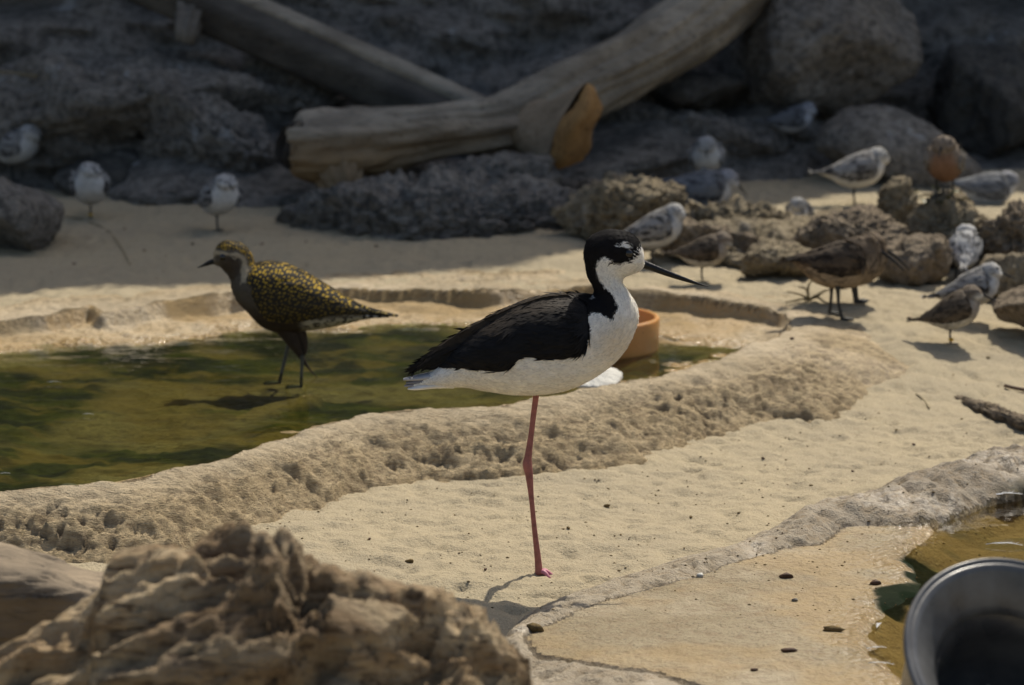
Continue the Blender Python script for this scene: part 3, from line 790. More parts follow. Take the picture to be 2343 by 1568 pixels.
# stub of the sawn branch
def oval_stub(rings, ns=48):
    """rings: (centre xv,yv,Y, half long axis view px, tilt, half short m) along direction"""
    out = []
    for (xv, yv, Y_, a, tilt, b, dirx, diry) in rings:
        c = np.array(atY(xv, yv, Y_)); s = mpp(Y_)
        t = np.linspace(0, 2 * np.pi, ns, endpoint=False)
        up = np.array([math.sin(tilt), 0, math.cos(tilt)])
        n = np.array([dirx, diry, 0.0]); n /= np.linalg.norm(n)
        side = np.cross(n, up); side /= np.linalg.norm(side)
        wob = 1 + 0.05 * np.sin(3 * t + 1) + 0.04 * np.sin(5 * t)
        out.append(c + (np.cos(t) * a * s * wob)[:, None] * up + (np.sin(t) * b * wob)[:, None] * side)
    V = np.vstack(out); Q = gridfaces(len(rings), ns, True)
    return V, Q
rg = [(1215, 292, 4.60, 62, 0.2, 0.07, 0.8, -0.6), (1245, 305, 4.56, 75, 0.3, 0.06, 0.84, -0.5), (1278, 303, 4.52, 98, 0.36, 0.05, 0.88, -0.47), (1306, 300, 4.47, 109, 0.38, 0.056, 0.88, -0.47)]
V, Q = oval_stub(rg)
stub = mobj('branch_stub', V - loc, Q[:, ::-1].copy(), MAT['log'], root, attrs={'stain': np.full(len(V), 0.35)})
rg = [(1306, 300, 4.47, 108, 0.38, 0.055, 0.88, -0.47), (1318, 299, 4.455, 103, 0.38, 0.053, 0.85, -0.52), (1330, 298, 4.44, 90, 0.38, 0.046, 0.85, -0.52), (1339, 297, 4.43, 66, 0.38, 0.034, 0.85, -0.52), (1344, 297, 4.425, 36, 0.38, 0.018, 0.85, -0.52), (1346, 297, 4.424, 3, 0.38, 0.002, 0.85, -0.52)]
V, Q = oval_stub(rg)
V = V + 0.012 * fbm(V * 26, 415, 4)[:, None] * np.array([[0.7, -0.7, 0]])
mobj('sawn_face', V - loc, Q[:, ::-1].copy(), MAT['cutwood'], stub)
tag(root, 'thick forked driftwood log with an orange sawn branch stub', 'log')

root = empty('squared_beam', gnd(900, 470, 0.06)); loc = np.array(root.location)
def beam(name, p0, p1, up, th, mat, nr=120, seed=0, stretch=None):
    p0 = np.array(p0); p1 = np.array(p1); d = p1 - p0; L = np.linalg.norm(d); d /= L
    up = np.array(up, float); up -= d * (up @ d); up /= np.linalg.norm(up); sd = np.cross(d, up)
    rings = [(0, th[0], 0, -th[0], th[1]), (0.01 * L, th[0], 0.01 * L, -th[0], th[1]), (0.5 * L, th[0] * 1.03, 0.5 * L, -th[0], th[1]), (0.99 * L, th[0] * .92, 0.99 * L, -th[0] * .92, th[1] * .95), (L, th[0] * .9, L, -th[0] * .9, th[1] * .9)]
    V, F = loft(rings, nr, 56, 0.55)
    n = fbm(np.stack([V[:, 0] * 4, V[:, 1] * 40, V[:, 2] * 40], 1), seed, 3)
    V = V * (1 + 0.05 * n[:, None] * [0, 1, 1])
    W = p0 + V[:, :1] * d + V[:, 1:2] * sd + V[:, 2:3] * up
    return W, F
W, F = beam('lower', atY(340, -41, 4.86), atY(1100, 294, 4.70), (0, -0.3, 1), (0.040, 0.05), None, seed=421)
mobj('lower_timber', W - loc, F, MAT['beam_dark'], root)
W, F = beam('upper', atY(440, -51, 4.85), atY(1120, 252, 4.69), (0, -0.3, 1), (0.0165, 0.022), None, seed=427)
mobj('upper_timber', W - loc, F, MAT['log'], root, attrs={'stain': np.zeros(len(W))})
V, F, ax, an = log_mesh([(440, 15, 42), (430, 50, 30), (424, 75, 26), (422, 96, 18)], [4.82, 4.78, 4.76, 4.76], 30, 40, 431, 0.005)
mobj('branch_peg', V - loc, F, MAT['beam'], root)
tag(root, 'long grey weathered timber leaning down behind the forked log', 'timber')

# rotten stump in the foreground
Y0 = 1.50
s = mpp(Y0)
outl = [(-260, 1570), (-120, 1530), (0, 1490), (90, 1440), (170, 1395), (225, 1350), (255, 1285), (320, 1262), (390, 1250), (450, 1228), (520, 1204), (600, 1200), (660, 1222), (710, 1262), (765, 1290), (830, 1316), (880, 1350), (930, 1366), (1000, 1372), (1060, 1388),
        (1120, 1425), (1175, 1452), (1192, 1480), (1212, 1530), (1220, 1600), (1215, 1700), (1190, 1800)]
rings = []
for i, (xv, yv) in enumerate(outl):
    p = atY(xv, yv, Y0)
    f = (xv + 260) / 1480
    wd = 0.085 * math.sin(math.pi * min(max(0.06 + 0.9 * f, 0), 0.97)) ** 0.55
    zb = -0.03
    if xv > 1180: wd *= 0.7
    rings.append((p.x, p.z, p.x - 0.02 * (xv > 1100) * (xv - 1100) / 100, zb, wd))
V, F = loft(rings, 300, 200)
cz_ = np.interp(V[:, 0], np.sort([r_[0] for r_ in rings]), [0.5 * (r_[1] + r_[3]) for r_ in sorted(rings, key=lambda r_: r_[0])])
N = np.stack([0 * V[:, 0], V[:, 1] / 0.085, (V[:, 2] - cz_) / 0.10], 1); N /= np.linalg.norm(N, axis=1)[:, None] + 1e-6
g = np.stack([V[:, 0] * math.cos(.5) + V[:, 2] * math.sin(.5), V[:, 1], -V[:, 0] * math.sin(.5) + V[:, 2] * math.cos(.5)], 1)
warp = 0.018 * np.stack([fbm(g * 9, 446, 2), fbm(g * 9 + 5, 447, 2), fbm(g * 9 + 9, 448, 2)], 1)
gw = g + warp
f0 = fbm(gw * [9, 30, 30], 442, 3, 0.55); q0 = f0 * 3.2; st0 = np.floor(q0) + sstep(0.55, 1.0, q0 - np.floor(q0))
f1 = fbm(gw * [16, 75, 75], 444, 2, 0.5) * 2.5; st1 = np.floor(f1) + sstep(0.5, 1.0, f1 - np.floor(f1))
d = 0.0055 * st0 + 0.0028 * st1 + 0.0035 * ridged(gw * [6, 130, 130], 441, 2, 0.5) - 0.034 * np.clip(fbm(gw * [7, 55, 55], 443, 2) - 0.28, 0, 1) - 0.004 + 0.003 * fbm(gw * [25, 160, 160], 449, 2)
V = V + N * np.clip(d, -0.03, 0.008)[:, None]
V[:, 1] += Y0
b = Vector((0.0, Y0, 0.0)); b.x = float(V[:, 0].mean())
o = mobj('rotten_stump', V - np.array(b), F, MAT['stump'], loc=b)
tag(o, 'big flaking rotten driftwood stump lying in front of the pools', 'driftwood')
STUMP = o

# plank behind the stump at the left edge
rings = []
Y1 = 1.74
for xv, yt, yb in [(-420, 1180, 1400), (-200, 1225, 1430), (0, 1272, 1470), (120, 1302, 1490), (230, 1335, 1500), (300, 1360, 1520), (330, 1380, 1520)]:
    pt = atY(xv, yt, Y1); pb = atY(xv, yb, Y1)
    rings.append((pt.x, pt.z, pb.x, pb.z, 0.04))
V, F = loft(rings, 160, 80, 0.42)
N = vnormals(V, F)
V = V + N * (0.005 * fbm(V * [8, 50, 60], 451, 4))[:, None] - N * (0.008 * np.clip(ridged(V * [5, 45, 60], 452, 3) - 0.6, 0, 1))[:, None]
V[:, 1] += Y1
b = Vector((float(V[:, 0].mean()), Y1, 0))
o = mobj('driftwood_plank', V - np.array(b), F, MAT['plank'], loc=b)
tag(o, 'weathered driftwood plank with a dark side behind the rotten stump', 'plank')

# ================================================================== BIRDS
bpy.context.view_layer.update()
def build_bvh():
    dg = bpy.context.evaluated_depsgraph_get()
    vs = []; fs = []; off = 0
    for o in list(col.objects):
        if o.type != 'MESH' or 'water' in o.name or o.name.startswith(('rotten_stump', 'driftwood_plank')): continue
        me = o.data; n = len(me.vertices)
        co = np.empty(n * 3, np.float32); me.vertices.foreach_get('co', co); co = co.reshape(-1, 3)
        mw = np.array(o.matrix_world); co = co @ mw[:3, :3].T + mw[:3, 3]
        vs.append(co)
        for p in me.polygons: fs.append([v + off for v in p.vertices])
        off += n
    return BVHTree.FromPolygons(np.vstack(vs).tolist(), fs)
BVH = build_bvh()
CAMP = Vector((0, 0, CAM_H))
def hit(xv, yv):
    d = ray(xv, yv).normalized()
    loc, nor, i, dist = BVH.ray_cast(CAMP, d)
    return loc if loc is not None else gnd(xv, yv, 0.05)
def drop(x, y, z0=3.0):
    loc, nor, i, dist = BVH.ray_cast(Vector((x, y, z0)), Vector((0, 0, -1)))
    return loc.z if loc is not None else 0.0

def interp_poly_mask(poly, px, py, soft):
    P = np.stack([px, py], 1)
    return sstep(soft, -soft, sdf(np.array(poly, float), P))

def plume_mesh(V, N, T, C, n, length, width, lift, rg, tipcol=None, weight=None, jitter=0.35):
    """n small feather blades on surface points: V positions, N normals, T tailward tangents, C colours"""
    p = None if weight is None else weight / weight.sum()
    idx = rg.choice(len(V), n, p=p)
    B = V[idx]; nn = N[idx]; t = T[idx]
    t = t + jitter * rg.normal(size=t.shape) * 0.5
    t -= nn * (t * nn).sum(1)[:, None]; t /= np.linalg.norm(t, axis=1)[:, None] + 1e-9
    sd = np.cross(nn, t)
    L = (length * rg.uniform(0.6, 1.25, n))[:, None]; W = (width * rg.uniform(0.7, 1.2, n))[:, None]
    li = (lift * rg.uniform(0.2, 1.4, n))[:, None]
    e = 0.0006
    v0 = B - sd * W * 0.35 + nn * (-e); v1 = B + sd * W * 0.35 - nn * e
    m0 = B + t * L * 0.55 - sd * W * 0.5 + nn * (li * L * 0.5 + e * .3); m1 = B + t * L * 0.55 + sd * W * 0.5 + nn * (li * L * 0.5 + e * .3)
    tp = B + t * L + nn * (li * L * 0.8)
    VV = np.stack([v0, v1, m1, m0, tp], 1).reshape(-1, 3)
    k = np.arange(n) * 5
    F = [(a + 3, a + 2, a + 1, a) for a in k.tolist()] + [(a + 4, a + 2, a + 3) for a in k.tolist()]
    c = C[idx] * rg.uniform(0.82, 1.12, (n, 1))
    tc = c if tipcol is None else tipcol(idx, c, rg)
    CC = np.stack([c, c, tc if tipcol is not None else c, tc if tipcol is not None else c, tc], 1).reshape(-1, 3)
    NN = np.repeat(nn, 5, axis=0)
    return VV, F, CC, NN

def custom_normals(me, NN):
    me.normals_split_custom_set_from_vertices(NN.tolist())

class Bird:
    """a bird traced in side view: rings (topx,topy,botx,boty,halfwidth) in trace pixels, tail to head"""
    def __init__(s, name, label, rings, scale, foot, facing=1, loc=(0, 0, 0), yaw=0.0, pitch=0.0, head_yaw=0.0, head_pitch=0.0, head_from=7.0, nr=90, ns=48, group=None, seed=1, roll=0.0, cat='bird'):
        s.sc = scale; s.foot = foot; s.f = facing; s.rg = np.random.default_rng(seed); s.nrings = len(rings)
        s.pitch = pitch; s.hy = head_yaw; s.hp = head_pitch; s.hf = head_from
        s.root = empty(name, loc, yaw)
        tag(s.root, label, cat, group)
        s.rings_px = np.array(rings, float)
        L = s.rings_px.copy()
        A = np.stack([s.lx(L[:, 0]), s.lz(L[:, 1]), s.lx(L[:, 2]), s.lz(L[:, 3]), L[:, 4] * scale], 1)
        s.V0, s.F = loft(A, nr, ns)
        s.nr, s.ns = nr, ns
        s.rt = np.concatenate([np.repeat(np.linspace(0, len(rings) - 1, nr), ns), [0, len(rings) - 1]])
        hr = L[int(head_from)]
        s.pivot = np.array([s.lx((hr[0] + hr[2]) / 2), 0, s.lz((hr[1] + hr[3]) / 2)])
    def lx(s, px): return (np.asarray(px, float) - s.foot[0]) * s.sc * s.f
    def lz(s, py): return (s.foot[1] - np.asarray(py, float)) * s.sc / 0.978
    def px(s, V): return V[:, 0] / (s.sc * s.f) + s.foot[0]
    def py(s, V): return s.foot[1] - V[:, 2] * 0.978 / s.sc
    def pose(s, V, rt=None, head=None):
        """bend the head round, then pitch the body about the belly"""
        V = np.array(V, float)
        if s.hy or s.hp:
            wgt = sstep(s.hf - 1.6, s.hf + 1.8, rt) if rt is not None else np.full(len(V), 1.0 if head else 0.0)
            q = V - s.pivot
            a = s.hy * wgt; b = s.hp * wgt
            x1 = q[:, 0] * np.cos(b) - q[:, 2] * np.sin(b); z1 = q[:, 0] * np.sin(b) + q[:, 2] * np.cos(b); y1 = q[:, 1]
            x2 = x1 * np.cos(a) - y1 * np.sin(a); y2 = x1 * np.sin(a) + y1 * np.cos(a)
            V = np.stack([x2, y2, z1], 1) + s.pivot
        if s.pitch:
            pv = s.belly
            q = V - pv; c, sn = math.cos(s.pitch), math.sin(s.pitch)
            V = np.stack([q[:, 0] * c - q[:, 2] * sn, q[:, 1], q[:, 0] * sn + q[:, 2] * c], 1) + pv
        return V
    @property
    def belly(s):
        k = s.nrings // 3
        r = s.rings_px[k]
        return np.array([s.lx((r[0] + r[2]) / 2), 0, s.lz((r[1] + r[3]) / 2)])
    def body(s, colfn, mat=None, plumes=2500, plen=0.008, pwid=0.003, lift=0.10, tipcol=None, relief=0.0008, weight=None):
        V0 = s.V0
        N0 = vnormals(V0, s.F)
        V0 = V0 + N0 * (relief * fbm(V0 * [120, 220, 220], 5, 3))[:, None]
        lat = np.abs(V0[:, 1]) / (np.abs(V0[:, 1]).max())
        C = np.clip(colfn(s.px(V0), s.py(V0), lat, V0), 0.004, 0.95)
        V = s.pose(V0, s.rt)
        s.Vp, s.C = V, C
        N = vnormals(V, s.F)
        o = mobj('body', V, s.F, mat or MAT['feather'], s.root, cols=C)
        s.bodyobj = o
        # tailward tangent
        n = s.nr * s.ns
        G = V[:n].reshape(s.nr, s.ns, 3)
        T = np.zeros_like(G); T[1:] = G[:-1] - G[1:]; T[0] = T[1]
        T = T.reshape(-1, 3); T = T / (np.linalg.norm(T, axis=1)[:, None] + 1e-9)
        s.N, s.T = N[:n], T
        ringarea = np.repeat(np.linalg.norm(np.diff(G, axis=0, prepend=G[:1]), axis=2).mean(1) * np.abs(G[:, :, 1]).max(1), s.ns)
        if weight is not None: ringarea = ringarea * weight(s.px(V0[:n]), s.py(V0[:n]))
        if plumes:
            VV, F, CC, NN = plume_mesh(V[:n], N[:n], T, C[:n], plumes, plen, pwid, lift, s.rg, tipcol, ringarea + 1e-9)
            me = mesh_data('plumage', VV, F, mat or MAT['feather'], cols=CC)
            custom_normals(me, NN)
            p = link('plumage', me, s.root); p['kind'] = 'stuff'
        return o
    def wing(s, pairs, colfn, mat=None, off=0.0022, minlat=0.006, nu=90, nv=34, plumes=700, plen=0.012, pwid=0.004, lift=0.06, tipcol=None, droop=None):
        kd = KDTree(len(s.V0)); k = 0
        sel = [i for i in range(len(s.V0)) if s.V0[i, 1] >= 0]
        kd = KDTree(len(sel))
        for i in sel: kd.insert((s.V0[i, 0], 0, s.V0[i, 2]), i)
        kd.balance()
        P = crspline(pairs, nu)
        v = np.linspace(0, 1, nv)
        PX = P[:, 0:1] * (1 - v) + P[:, 2:3] * v; PY = P[:, 1:2] * (1 - v) + P[:, 3:4] * v
        x = s.lx(PX).ravel(); z = s.lz(PY).ravel()
        lat = np.array([s.V0[kd.find((a, 0, c))[1], 1] for a, c in zip(x, z)])
        lat = lat.reshape(nu, nv)
        for _ in range(3):
            lat[1:-1] = (lat[:-2] + 2 * lat[1:-1] + lat[2:]) / 4
            lat[:, 1:-1] = (lat[:, :-2] + 2 * lat[:, 1:-1] + lat[:, 2:]) / 4
        u = np.linspace(0, 1, nu)[:, None]
        bul = off * (0.35 + 0.65 * np.sin(np.pi * np.clip(v, 0.0, 1))[None, :] ** 0.5) * (0.3 + 0.7 * sstep(0, 0.15, u))
        rel = 0.0006 * fbm(np.stack([x * 60, z * 300, 0 * x], 1), 9, 3).reshape(nu, nv)
        lat_o = np.maximum(lat, minlat * (1 - 0.6 * u)) + bul + rel
        lat_i = np.maximum(np.minimum(lat, lat_o - 0.001) - 0.004, 0.0006)
        C0 = np.clip(colfn(PX.ravel(), PY.ravel(), (u + 0 * v).ravel(), (v + 0 * u).ravel()), 0.003, 0.95)
        F1 = gridfaces(nu, nv)
        rim = [i * nv for i in range(nu)] + [(nu - 1) * nv + j for j in range(1, nv)] + [i * nv + nv - 1 for i in range(nu - 2, -1, -1)] + [j for j in range(nv - 2, 0, -1)]
        n = nu * nv
        for sg in (1, -1):
            Vo = np.stack([x, sg * lat_o.ravel(), z], 1); Vi = np.stack([x, sg * lat_i.ravel(), z], 1)
            V = s.pose(np.vstack([Vo, Vi]), np.zeros(2 * n))
            F = [tuple(q) for q in F1.tolist()] + [tuple(n + i for i in q[::-1]) for q in F1.tolist()]
            F += [(rim[i], n + rim[i], n + rim[(i + 1) % len(rim)], rim[(i + 1) % len(rim)]) for i in range(len(rim))]
            if sg * s.f < 0: F = [q[::-1] for q in F]
            o = mobj('wing', V, F, mat or MAT['feather'], s.root, cols=np.vstack([C0, C0]))
            if plumes:
                G = V[:n].reshape(nu, nv, 3)
                N = vnormals(V, F)[:n]
                N = N * np.sign((N * [0, sg, 0]).sum(1) + 1e-9)[:, None]
                T = np.zeros_like(G); T[:-1] = G[1:] - G[:-1]; T[-1] = T[-2]; T = T.reshape(-1, 3); T /= np.linalg.norm(T, axis=1)[:, None] + 1e-9
                VV, FF, CC, NN = plume_mesh(V[:n], N, T, C0, plumes, plen, pwid, lift, s.rg, tipcol)
                me = mesh_data('covert_feathers', VV, FF, mat or MAT['feather'], cols=CC); custom_normals(me, NN)
                p = link('covert_feathers', me, o); p['kind'] = 'stuff'
    def tail(s, pairs, colfn, nr=30, ns=20, name='tail', mat=None):
        L = np.array(pairs, float)
        A = np.stack([s.lx(L[:, 0]), s.lz(L[:, 1]), s.lx(L[:, 2]), s.lz(L[:, 3]), L[:, 4] * s.sc], 1)
        V0, F = loft(A, nr, ns)
        C = np.clip(colfn(s.px(V0), s.py(V0)), 0.004, 0.95)
        return mobj(name, s.pose(V0, np.zeros(len(V0))), F, mat or MAT['feather'], s.root, cols=C)
    def bill(s, pairs, mat=None, nr=30, ns=14):
        L = np.array(pairs, float)
        A = np.stack([s.lx(L[:, 0]), s.lz(L[:, 1]), s.lx(L[:, 2]), s.lz(L[:, 3]), L[:, 4] * s.sc], 1)
        V0, F = loft(A, nr, ns)
        return mobj('bill', s.pose(V0, None, True), F, mat or MAT['bill'], s.root)
    def eye(s, px, py, r, squash=0.6):
        kd = KDTree(len(s.V0))
        for i in range(len(s.V0)):
            if s.V0[i, 1] >= 0: kd.insert((s.V0[i, 0], 0, s.V0[i, 2]), i)
        kd.balance()
        x, z = float(s.lx(px)), float(s.lz(py))
        y = s.V0[kd.find((x, 0, z))[1], 1]
        D, F = ico(3)
        for sg in (1, -1):
            V = D * [r, r * squash, r] + [x, sg * (y - r * 0.15), z]
            mobj('eye', s.pose(V, None, True), F, MAT['eye'], s.root)
    def leg(s, pts, rad, mat, lat=0.0, toes=True, toe_len=0.014, toe_dir=1.0, nr=40, toe_mat=None, flat=True):
        P = np.stack([s.lx([p[0] for p in pts]), np.full(len(pts), lat), s.lz([p[1] for p in pts])], 1)
        V, F = tube(P, rad, nr, 12)
        o = mobj('leg', V, F, mat, s.root)
        if toes:
            e = P[-1]
            r = rad[-1] * 0.8
            for a in (-0.45, 0.0, 0.45):
                d = np.array([math.cos(a) * toe_dir, math.sin(a), 0])
                q = np.array([e + [0, 0, r * 0.4], e + d * toe_len * 0.5 + [0, 0, r * 0.6], e + d * toe_len + [0, 0, r * 0.2]])
                V, F = tube(q, [r, r * 0.9, r * 0.5], 10, 8)
                mobj('toe', V, F, toe_mat or mat, o)
        return o

# ---------------------------------------------------------------- the black-and-white stilt
def z6(x, y): return ((2150 + x / 3.905) / 1.6533, (850 + y / 3.905) / 1.6533)
foot = hit(1238, 1314)
sc_st = (foot.y * math.cos(PITCH) + CAM_H * math.sin(PITCH)) / FPX / VS
ST = [(958, 872, 953, 891, 12), (1010, 838, 1005, 891, 32), (1060, 788, 1060, 889, 56), (1120, 741, 1110, 897, 84), (1190, 705, 1180, 906, 100), (1250, 687, 1250, 904, 106), (1300, 682, 1310, 890, 102),
      (1330, 681, 1365, 862, 92), (1344, 683, 1410, 826, 78), (1352, 683, 1440, 782, 62), (1355, 675, 1455, 735, 50), (1350, 660, 1449, 703, 42), (1340, 640, 1431, 676, 38), (1334, 614, 1419, 655, 38),
      (1332, 586, 1424, 643, 42), (1345, 555, 1440, 637, 46), (1385, 539, 1450, 632, 45), (1425, 543, 1458, 628, 38), (1452, 560, 1463, 623, 28), (1464, 588, 1467, 619, 15)]
st = Bird('stilt_wader', 'black and white long-billed wader standing on one thin pink leg on the sand', ST, sc_st, (1238, 1316), loc=foot, nr=260, ns=120, seed=3)
blk = [z6(*p) for p in [(340, 1100), (200, 900), (120, 500), (280, 120), (600, 40), (900, 70), (1060, 280), (1035, 340), (1000, 480), (930, 560), (880, 600), (760, 605), (640, 590), (560, 540), (490, 510), (440, 540), (380, 620), (370, 690),
       (400, 780), (440, 880), (520, 960), (560, 1000), (610, 1060), (650, 1140), (690, 1200), (640, 1290), (600, 1370), (540, 1350), (470, 1310), (380, 1270), (300, 1300), (240, 1400), (100, 1500), (-100, 1562), (-200, 1100), (0, 1050)]]
mantle = [(1360, 670), (1345, 700), (1343, 745), (1335, 775), (1322, 800), (1290, 804), (1250, 808), (1210, 803), (1170, 806), (1158, 822), (1150, 838), (1060, 833), (1000, 842), (940, 850), (900, 800), (1100, 650), (1300, 640)]
def stilt_col(px, py, lat, V):
    n = 5.0 * fbm(V * [160, 160, 420], 601, 3)
    P = np.stack([px, py], 1)
    k = np.maximum(sstep(2.2, -2.2, sdf(np.array(blk), P) + n * 0.8), sstep(2.2, -2.2, sdf(np.array(mantle, float), P) + n))
    c = np.empty((len(px), 3)); c[:] = (0.95, 0.91, 0.81)
    buff = np.exp(-(((px - 1400) / 45) ** 2 + ((py - 770) / 50) ** 2))[:, None]
    c = c * (1 - 0.22 * buff * np.array([0.6, 1.0, 1.6]))
    ex, ey = z6(812, 352)
    spot = sstep(1.25, 0.7, np.sqrt(((px - ex) / 12) ** 2 + ((py - ey - 0.25 * (px - ex)) / 6) ** 2) + 0.12 * n / 5)
    black = np.array([0.011, 0.010, 0.010]); brown = np.array([0.050, 0.038, 0.026])
    top = sstep(0.5, 0.0, lat) * sstep(1340, 1290, px)
    b = black + (brown - black) * (top * np.clip(0.75 + 0.5 * fbm(V * [60, 60, 60], 603, 3), 0, 1))[:, None]
    k = k * (1 - spot * 0.9)
    return c * (1 - k[:, None]) + b * k[:, None]
st.body(stilt_col, mat=MAT['feather_white'], plumes=16000, plen=0.0075, pwid=0.0015, lift=0.11, relief=0.0003, weight=lambda px, py: 1 - 0.9 * sstep(4, -4, sdf(np.array(mantle, float), np.stack([px, py], 1))) * (px < 1330))
def stilt_wing(px, py, u, v):
    n = fbm(np.stack([px * .03, py * .12, 0 * px], 1), 611, 3)
    black = np.array([0.010, 0.0095, 0.0095]); brown = np.array([0.040, 0.031, 0.022])
    t = sstep(0.40, 0.02, v + 0.12 * n) * sstep(0.0, 0.2, u)
    return black + (brown - black) * t[:, None]
st.wing([(1338, 700, 1342, 765), (1318, 686, 1330, 795), (1290, 683, 1300, 805), (1250, 685, 1250, 809), (1200, 698, 1195, 805), (1150, 718, 1154, 837), (1100, 742, 1095, 837), (1050, 771, 1040, 838), (1000, 802, 990, 844), (958, 838, 953, 848)],
        stilt_wing, mat=MAT['feather_black'], off=0.0028, minlat=0.008, plumes=1100, plen=0.012, pwid=0.0022, lift=0.02)
# long wing-tip feathers lying one over the other
for k, (x0, y0, x1, y1) in enumerate([(1120, 800, 955, 846), (1100, 812, 962, 848), (1090, 825, 975, 849), (1110, 775, 957, 836)]):
    st.tail([(x0, y0 - 7, x0, y0 + 7, 5 + k), ((x0 + x1) / 2, (y0 + y1) / 2 - 9, (x0 + x1) / 2, (y0 + y1) / 2 + 7, 15 + 2 * k), (x1 + 20, y1 - 8, x1 + 20, y1 + 2, 12), (x1, y1 - 1, x1, y1 + 1, 5)], lambda px, py: np.tile([0.012, 0.011, 0.011], (len(px), 1)), name='flight_feather', mat=MAT['feather_black'])
def stail(g):
    return lambda px, py: np.outer(1 - 0.0 * px, g)
for k, (y0, x1, y1, g, lw) in enumerate([(858, 926, 872, (0.42, 0.42, 0.43), 24), (866, 932, 880, (0.22, 0.22, 0.24), 20), (872, 928, 887, (0.30, 0.29, 0.31), 14), (878, 936, 893, (0.74, 0.73, 0.70), 26)]):
    st.tail([(1040, y0 - 16, 1040, y0 + 14, lw), (1000, y0 - 9 + (y1 - y0) * .3, 1000, y0 + 9 + (y1 - y0) * .3, lw), (960, y0 - 6 + (y1 - y0) * .7, 958, y0 + 7 + (y1 - y0) * .7, lw * 0.8), (x1, y1 - 2, x1, y1 + 2, lw * .35)], stail(g), name='tail_feather')
st.bill([(1455, 600, 1455, 626, 9), (1464, 605, 1464, 626, 9), (1485, 614, 1480, 630, 7.5), (1520, 629, 1516, 642, 5.5), (1560, 645, 1557, 654, 4), (1595, 659, 1593, 663, 2.2), (1611, 665, 1611, 666, 0.6)])
ex, ey = z6(838, 468)
st.eye(ex, ey, 7.0 * sc_st * 1.3)
# eyelid ring
st_leg = st.leg([(1226, 880), (1225, 910), (1220, 950), (1214, 1000), (1208, 1045), (1206, 1065), (1210, 1090), (1215, 1140), (1222, 1210), (1230, 1280), (1233, 1316)], [0.0030, 0.0028, 0.0026, 0.0026, 0.0034, 0.0044, 0.0036, 0.0024, 0.0024, 0.0031, 0.0038], MAT['leg_pink'], nr=90, toes=False)
toe_m = m_simple('pale_pink_toe', (0.55, 0.20, 0.26), 0.5, 0.4, 0.2, 200)
for a in (-0.75, 0.0, 0.55):
    e = np.array([float(st.lx(1236)), 0, 0.002]); d = np.array([math.cos(a), math.sin(a), 0])
    V, F = tube([e, e + d * 0.005 + [0, 0, 0.0005], e + d * 0.012 - [0, 0, 0.004]], [0.0026, 0.0022, 0.0014], 10, 8)
    mobj('toe', V, F, toe_m, st_leg)

# ---------------------------------------------------------------- golden-spotted plover in the pool
fw = gnd(690, 862, WATER_A)
pl_s = (fw.y * math.cos(PITCH) + (CAM_H - WATER_A) * math.sin(PITCH)) / FPX / 3.78125 / 2.343
PL = [(1800, 800, 1780, 840, 12), (1650, 745, 1620, 868, 60), (1500, 660, 1460, 905, 130), (1360, 570, 1310, 935, 195), (1230, 495, 1160, 955, 240), (1100, 420, 1010, 975, 275), (960, 367, 880, 970, 285), (830, 350, 750, 915, 275),
      (745, 358, 625, 785, 245), (705, 372, 540, 690, 205), (695, 360, 495, 585, 160), (688, 325, 488, 515, 132), (664, 270, 452, 458, 124), (620, 215, 408, 408, 128), (540, 180, 376, 386, 126), (460, 172, 358, 376, 104), (400, 195, 350, 368, 76),
      (360, 240, 345, 360, 46), (344, 290, 341, 352, 22)]
pl = Bird('golden_plover', 'golden-spotted dark plover wading in the green pool with one wing drooped', PL, pl_s, (1100, 1362), facing=-1, loc=fw, nr=220, ns=96, seed=5)
# facing -1 mirrors x, so turn the root round
pl.root.rotation_euler = (0, 0, math.pi)
capP = [(340, 250), (360, 235), (470, 245), (560, 245), (600, 262), (640, 300), (660, 380), (760, 380), (740, 250), (560, 120), (400, 120)]
backP = [(690, 365), (660, 430), (640, 480), (690, 560), (720, 640), (760, 720), (800, 800), (900, 840), (1100, 835), (1300, 800), (1450, 770), (1600, 800), (1850, 830), (2000, 800), (1500, 500), (1000, 250), (720, 300)]
browP = [(335, 262), (370, 248), (470, 252), (590, 262), (640, 320), (665, 420), (650, 500), (600, 520), (590, 420), (600, 340), (570, 300), (470, 284), (360, 300), (340, 330)]
cheekP = [(365, 300), (420, 285), (500, 290), (575, 310), (592, 370), (570, 460), (520, 510), (470, 480), (420, 420), (380, 370)]
def dots(px, py, cell, rad, seed):
    ix = np.floor(px / cell); iy = np.floor(py / cell); best = np.full(len(px), 1e9)
    for dx in (-1, 0, 1):
        for dy in (-1, 0, 1):
            a = ix + dx; b = iy + dy; z0 = np.zeros_like(a)
            jx = _hash(a.astype(np.int64), b.astype(np.int64), z0.astype(np.int64), seed) / 4294967295.0
            jy = _hash(a.astype(np.int64), b.astype(np.int64), z0.astype(np.int64), seed + 9) / 4294967295.0
            js = _hash(a.astype(np.int64), b.astype(np.int64), z0.astype(np.int64), seed + 19) / 4294967295.0
            d = np.hypot((px - (a + 0.15 + 0.7 * jx) * cell) * 0.85, py - (b + 0.15 + 0.7 * jy) * cell) / (0.6 + 0.6 * js)
            best = np.minimum(best, d)
    return sstep(rad * 1.15, rad * 0.75, best)
